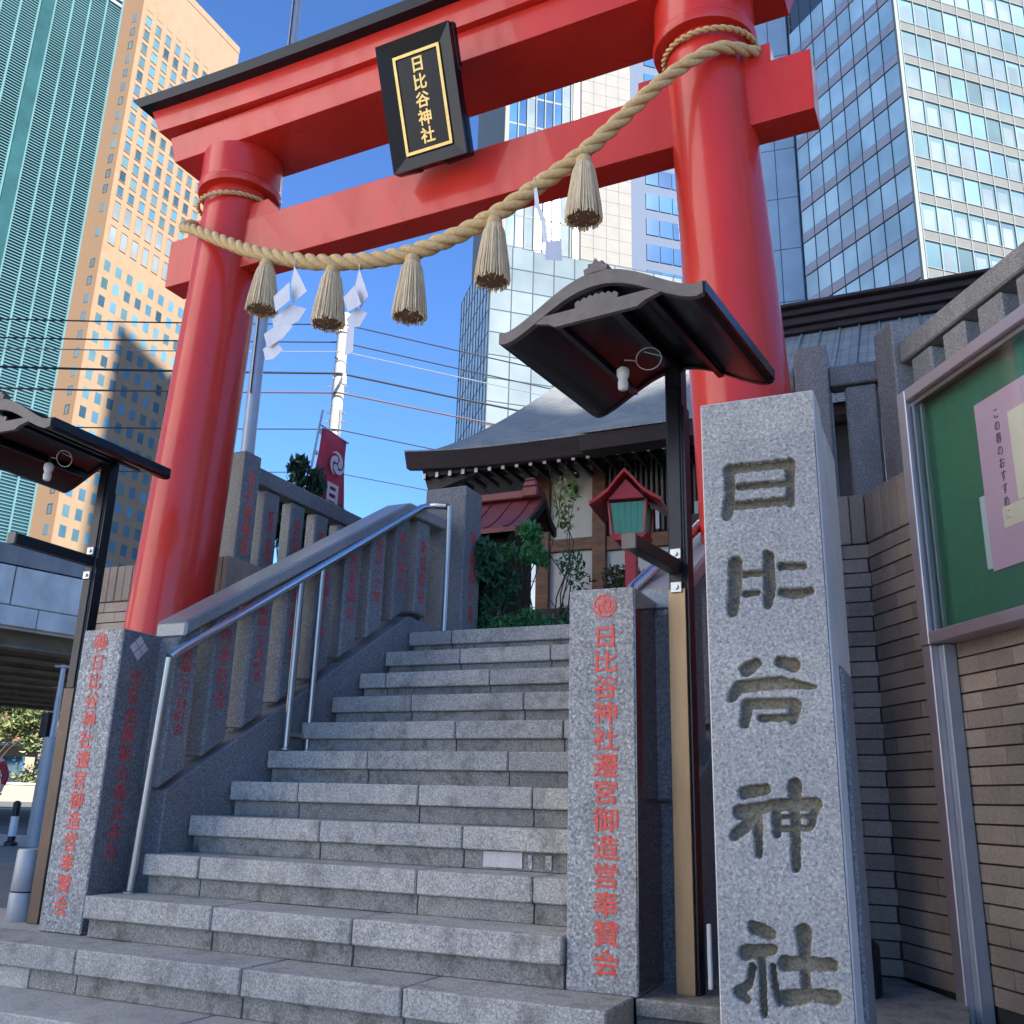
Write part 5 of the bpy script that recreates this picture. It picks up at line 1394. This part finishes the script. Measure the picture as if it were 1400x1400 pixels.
# --- slab and big glass tower on the right
E=pol(.9,90); rr1=Vector((sin(radians(48.7)),cos(radians(48.7)),0)); ll1=Vector((sin(radians(-48.2)),cos(radians(-48.2)),0))
rt=empty('glass_tower',tuple(E),'large glass tower with pale banded floors filling the top right corner','tower')
TT=130; FH=4.2
fR=frame(E,(rr1.x,rr1.y)); 
LW=15.8; fL=frame(E+ll1*LW,(-ll1.x,-ll1.y))
g=MB(); c0=E+rr1*44; c1=E+ll1*LW; bk=Vector((0,30,0))
g.prism([(E.x,E.y+.5),(c0.x-.3,c0.y+.4),(c0.x,c0.y+30),(c1.x,c1.y+20),(c1.x+.3,c1.y+.4)],'z',-1,TT); g.build('core',M['spandrel_blue'],rt)
NW=1.92
w_r=[bx_mesh('window_pane',M[k],.05,NW-.05,-.03,.02,.02,2.92) for k in ('glass_win','glass_lit','glass_lit')]
bl_r=bx_mesh('blind',M['glass_pale'],.35,NW-.35,-.034,-.0305,.1,2.3)
w_l=[bx_mesh('side_pane',M[k],.05,1.91,-.03,.02,.02,2.88) for k in ('glass_blue','glass_blue')]
sp_r=bx_mesh('spandrel',M['spandrel_pale'],.04,NW-.04,-.10,.02,.02,1.10)
sp_l=bx_mesh('side_spandrel',M['spandrel_brown'],.03,1.94,-.06,.02,.02,1.10)
rn=random.Random(8); st1=MB(fR); st2=MB(fR)
for r in range(0,30):
    z=4+FH*r
    vis = 42<z<92
    for c in range(15):
        x=.55+c*NW
        if vis:
            wp=place('window_pane',w_r[rn.choice((0,1,1,2))],rt,fR@Matrix.Translation((x,0,z+1.20)))
            if rn.random()<.6: d=D.objects.new('blind',bl_r); COL.objects.link(d); d.parent=wp
            place('spandrel',sp_r,rt,fR@Matrix.Translation((x,0,z)))
        else: st1.box(x+.06,x+NW-.06,-.03,.02,z+1.38,z+4.14); st2.box(x+.04,x+NW-.04,-.10,.02,z+.02,z+1.27)
    for c in range(8):
        x=c*1.975
        if vis:
            place('side_pane',w_l[rn.choice((0,1,1))],rt,fL@Matrix.Translation((x,0,z+1.2)))
            place('side_spandrel',sp_l,rt,fL@Matrix.Translation((x,0,z+.05)))
o=st1.build('pane_rows',M['glass_blue'],rt); o['kind']='stuff'; o=st2.build('spandrel_rows',M['spandrel_pale'],rt); o['kind']='stuff'
g=MB(fR); g.box(.0,.42,-.16,.3,0,TT); g.build('corner_fin',M['mullion_pale'],rt)
for c in range(16): g=MB(fR); x=.55+c*NW; g.box(x-.05,x+.05,-.16,-.02,4,TT); g.build('mullion',M['mullion_pale'],rt)
for r in range(10,23):
    z=4+FH*r
    for dz in (1.14,4.16): g=MB(fR); g.box(.45,29.5,-.19,-.161,z+dz-.035,z+dz+.035); g.build('ledge',M['mullion_pale'],rt)
for c in range(9): g=MB(fL); g.box(c*1.975-.04,c*1.975+.04,-.09,-.02,4,TT); g.build('side_mullion',M['mullion_grey'],rt)
# thin column and plain slab beside it
sb=empty('slab_tower',tuple(pol(-7,120)),'plain pale blue slab tower just right of the right pillar','tower')
E2=pol(-8.6,120); rs_=Vector((1,.12,0)); fS=frame(E2,(rs_.x,rs_.y))
w1=2*120*tan(radians(1.3)); 
for r in range(40):
    for c in range(2):
        g=None
pmS=bx_mesh('cladding_panel',M['slab_blue'],.03,2.62,-.05,.3,.03,7.9)
for r in range(16):
    for c in range(2): place('cladding_panel',pmS,sb,fS@Matrix.Translation((.0+c*2.7,0,8*r+2)))
g=MB(fS); g.box(0,5.4,.1,14,-1,131); g.build('core',M['spandrel_blue'],sb)
g=MB(fS); g.box(5.6,7.7,.5,12,-1,135); g.build('service_shaft',M['spandrel_brown'],sb)
pmK=bx_mesh('louvre_box',M['mullion_grey'],5.9,7.4,.2,.49,.1,1.5)
for r in range(60): place('louvre_box',pmK,sb,fS@Matrix.Translation((0,0,20+1.9*r)))
g=MB(fS); g.box(-.3,4.0,-6,-.2,-1,57.5); lowb=g.build('low_wing',M['glass_pale'],sb)
# --- unseen block added behind the camera, shaped to shade the gate
ob=empty('unseen_block',(44,-26,0),'unseen plain concrete block added behind the camera to throw the gate into shade','building')
sd=Vector((sin(radians(SUN_AZ)),cos(radians(SUN_AZ)),0)); pr_=Vector((sd.y,-sd.x,0))
OBF=frame(sd*46+pr_*-16,(pr_.x,pr_.y)) if False else None
bm0=None
bm_=Matrix(((pr_.x,sd.x,0,(sd*46).x),(pr_.y,sd.y,0,(sd*46).y),(0,0,1,0),(0,0,0,1)))
g=MB(bm_); g.box(-6.9,4.2,0,16,-.17,66); g.build('walls',M['concrete'],ob)
g=MB(bm_); g.box(-13.5,-6.901,0,16,-.17,40.6); g.build('low_wing',M['concrete'],ob)  # lowered here so sun slips past onto the shrine roof
wmB=bx_mesh('window',M['glass_blue'],-1.3,1.3,-.06,-.003,0,2.1)
for r in range(17):
    for c in range(4 if r<9 else 4):
      if r<9 or c>1: place('window',wmB,ob,bm_@Matrix.Translation((-11+4*c,0,3+3.7*r)))

g=MB(); q0=sd*66+pr_*0
pp_=Vector((.5,.866,0)); bmt=Matrix(((pp_.x,sd.x,0,(sd*66).x),(pp_.y,sd.y,0,(sd*66).y),(0,0,1,0),(0,0,0,1)))
ot=empty('office_tower',tuple((sd*66+pp_*36)),'unseen slender concrete tower added to shade the foot of the tan tower','tower')
g=MB(bmt); g.box(28.5,46,0,18,-.17,214); g.build('walls',M['concrete'],ot)  # unseen tower, added only for its shadow on the tan tower
wmT=bx_mesh('window',M['glass_blue'],-1.3,1.3,-.06,-.003,0,2.1)
for r in range(50):
    for c in range(4): place('window',wmT,ot,bmt@Matrix.Translation((31+4.3*c,0,6+4*r)))

ow=empty('unseen_block',(-20,-12,0),'unseen pale block added to bounce sunlight onto the gate','building')
fW=frame((-23.4,-24.5,0),(.26,.966))
g=MB(fW); g.box(-40,25,0,14,-.17,55); g.build('walls',M['bounce_wall'],ow)  # unseen sunlit wall, added as fill light for the shaded gate
for r in range(13):
    for c in range(11): place('window',wmB,ow,fW@Matrix.Translation((-36+5.6*c,0,3+3.9*r)))
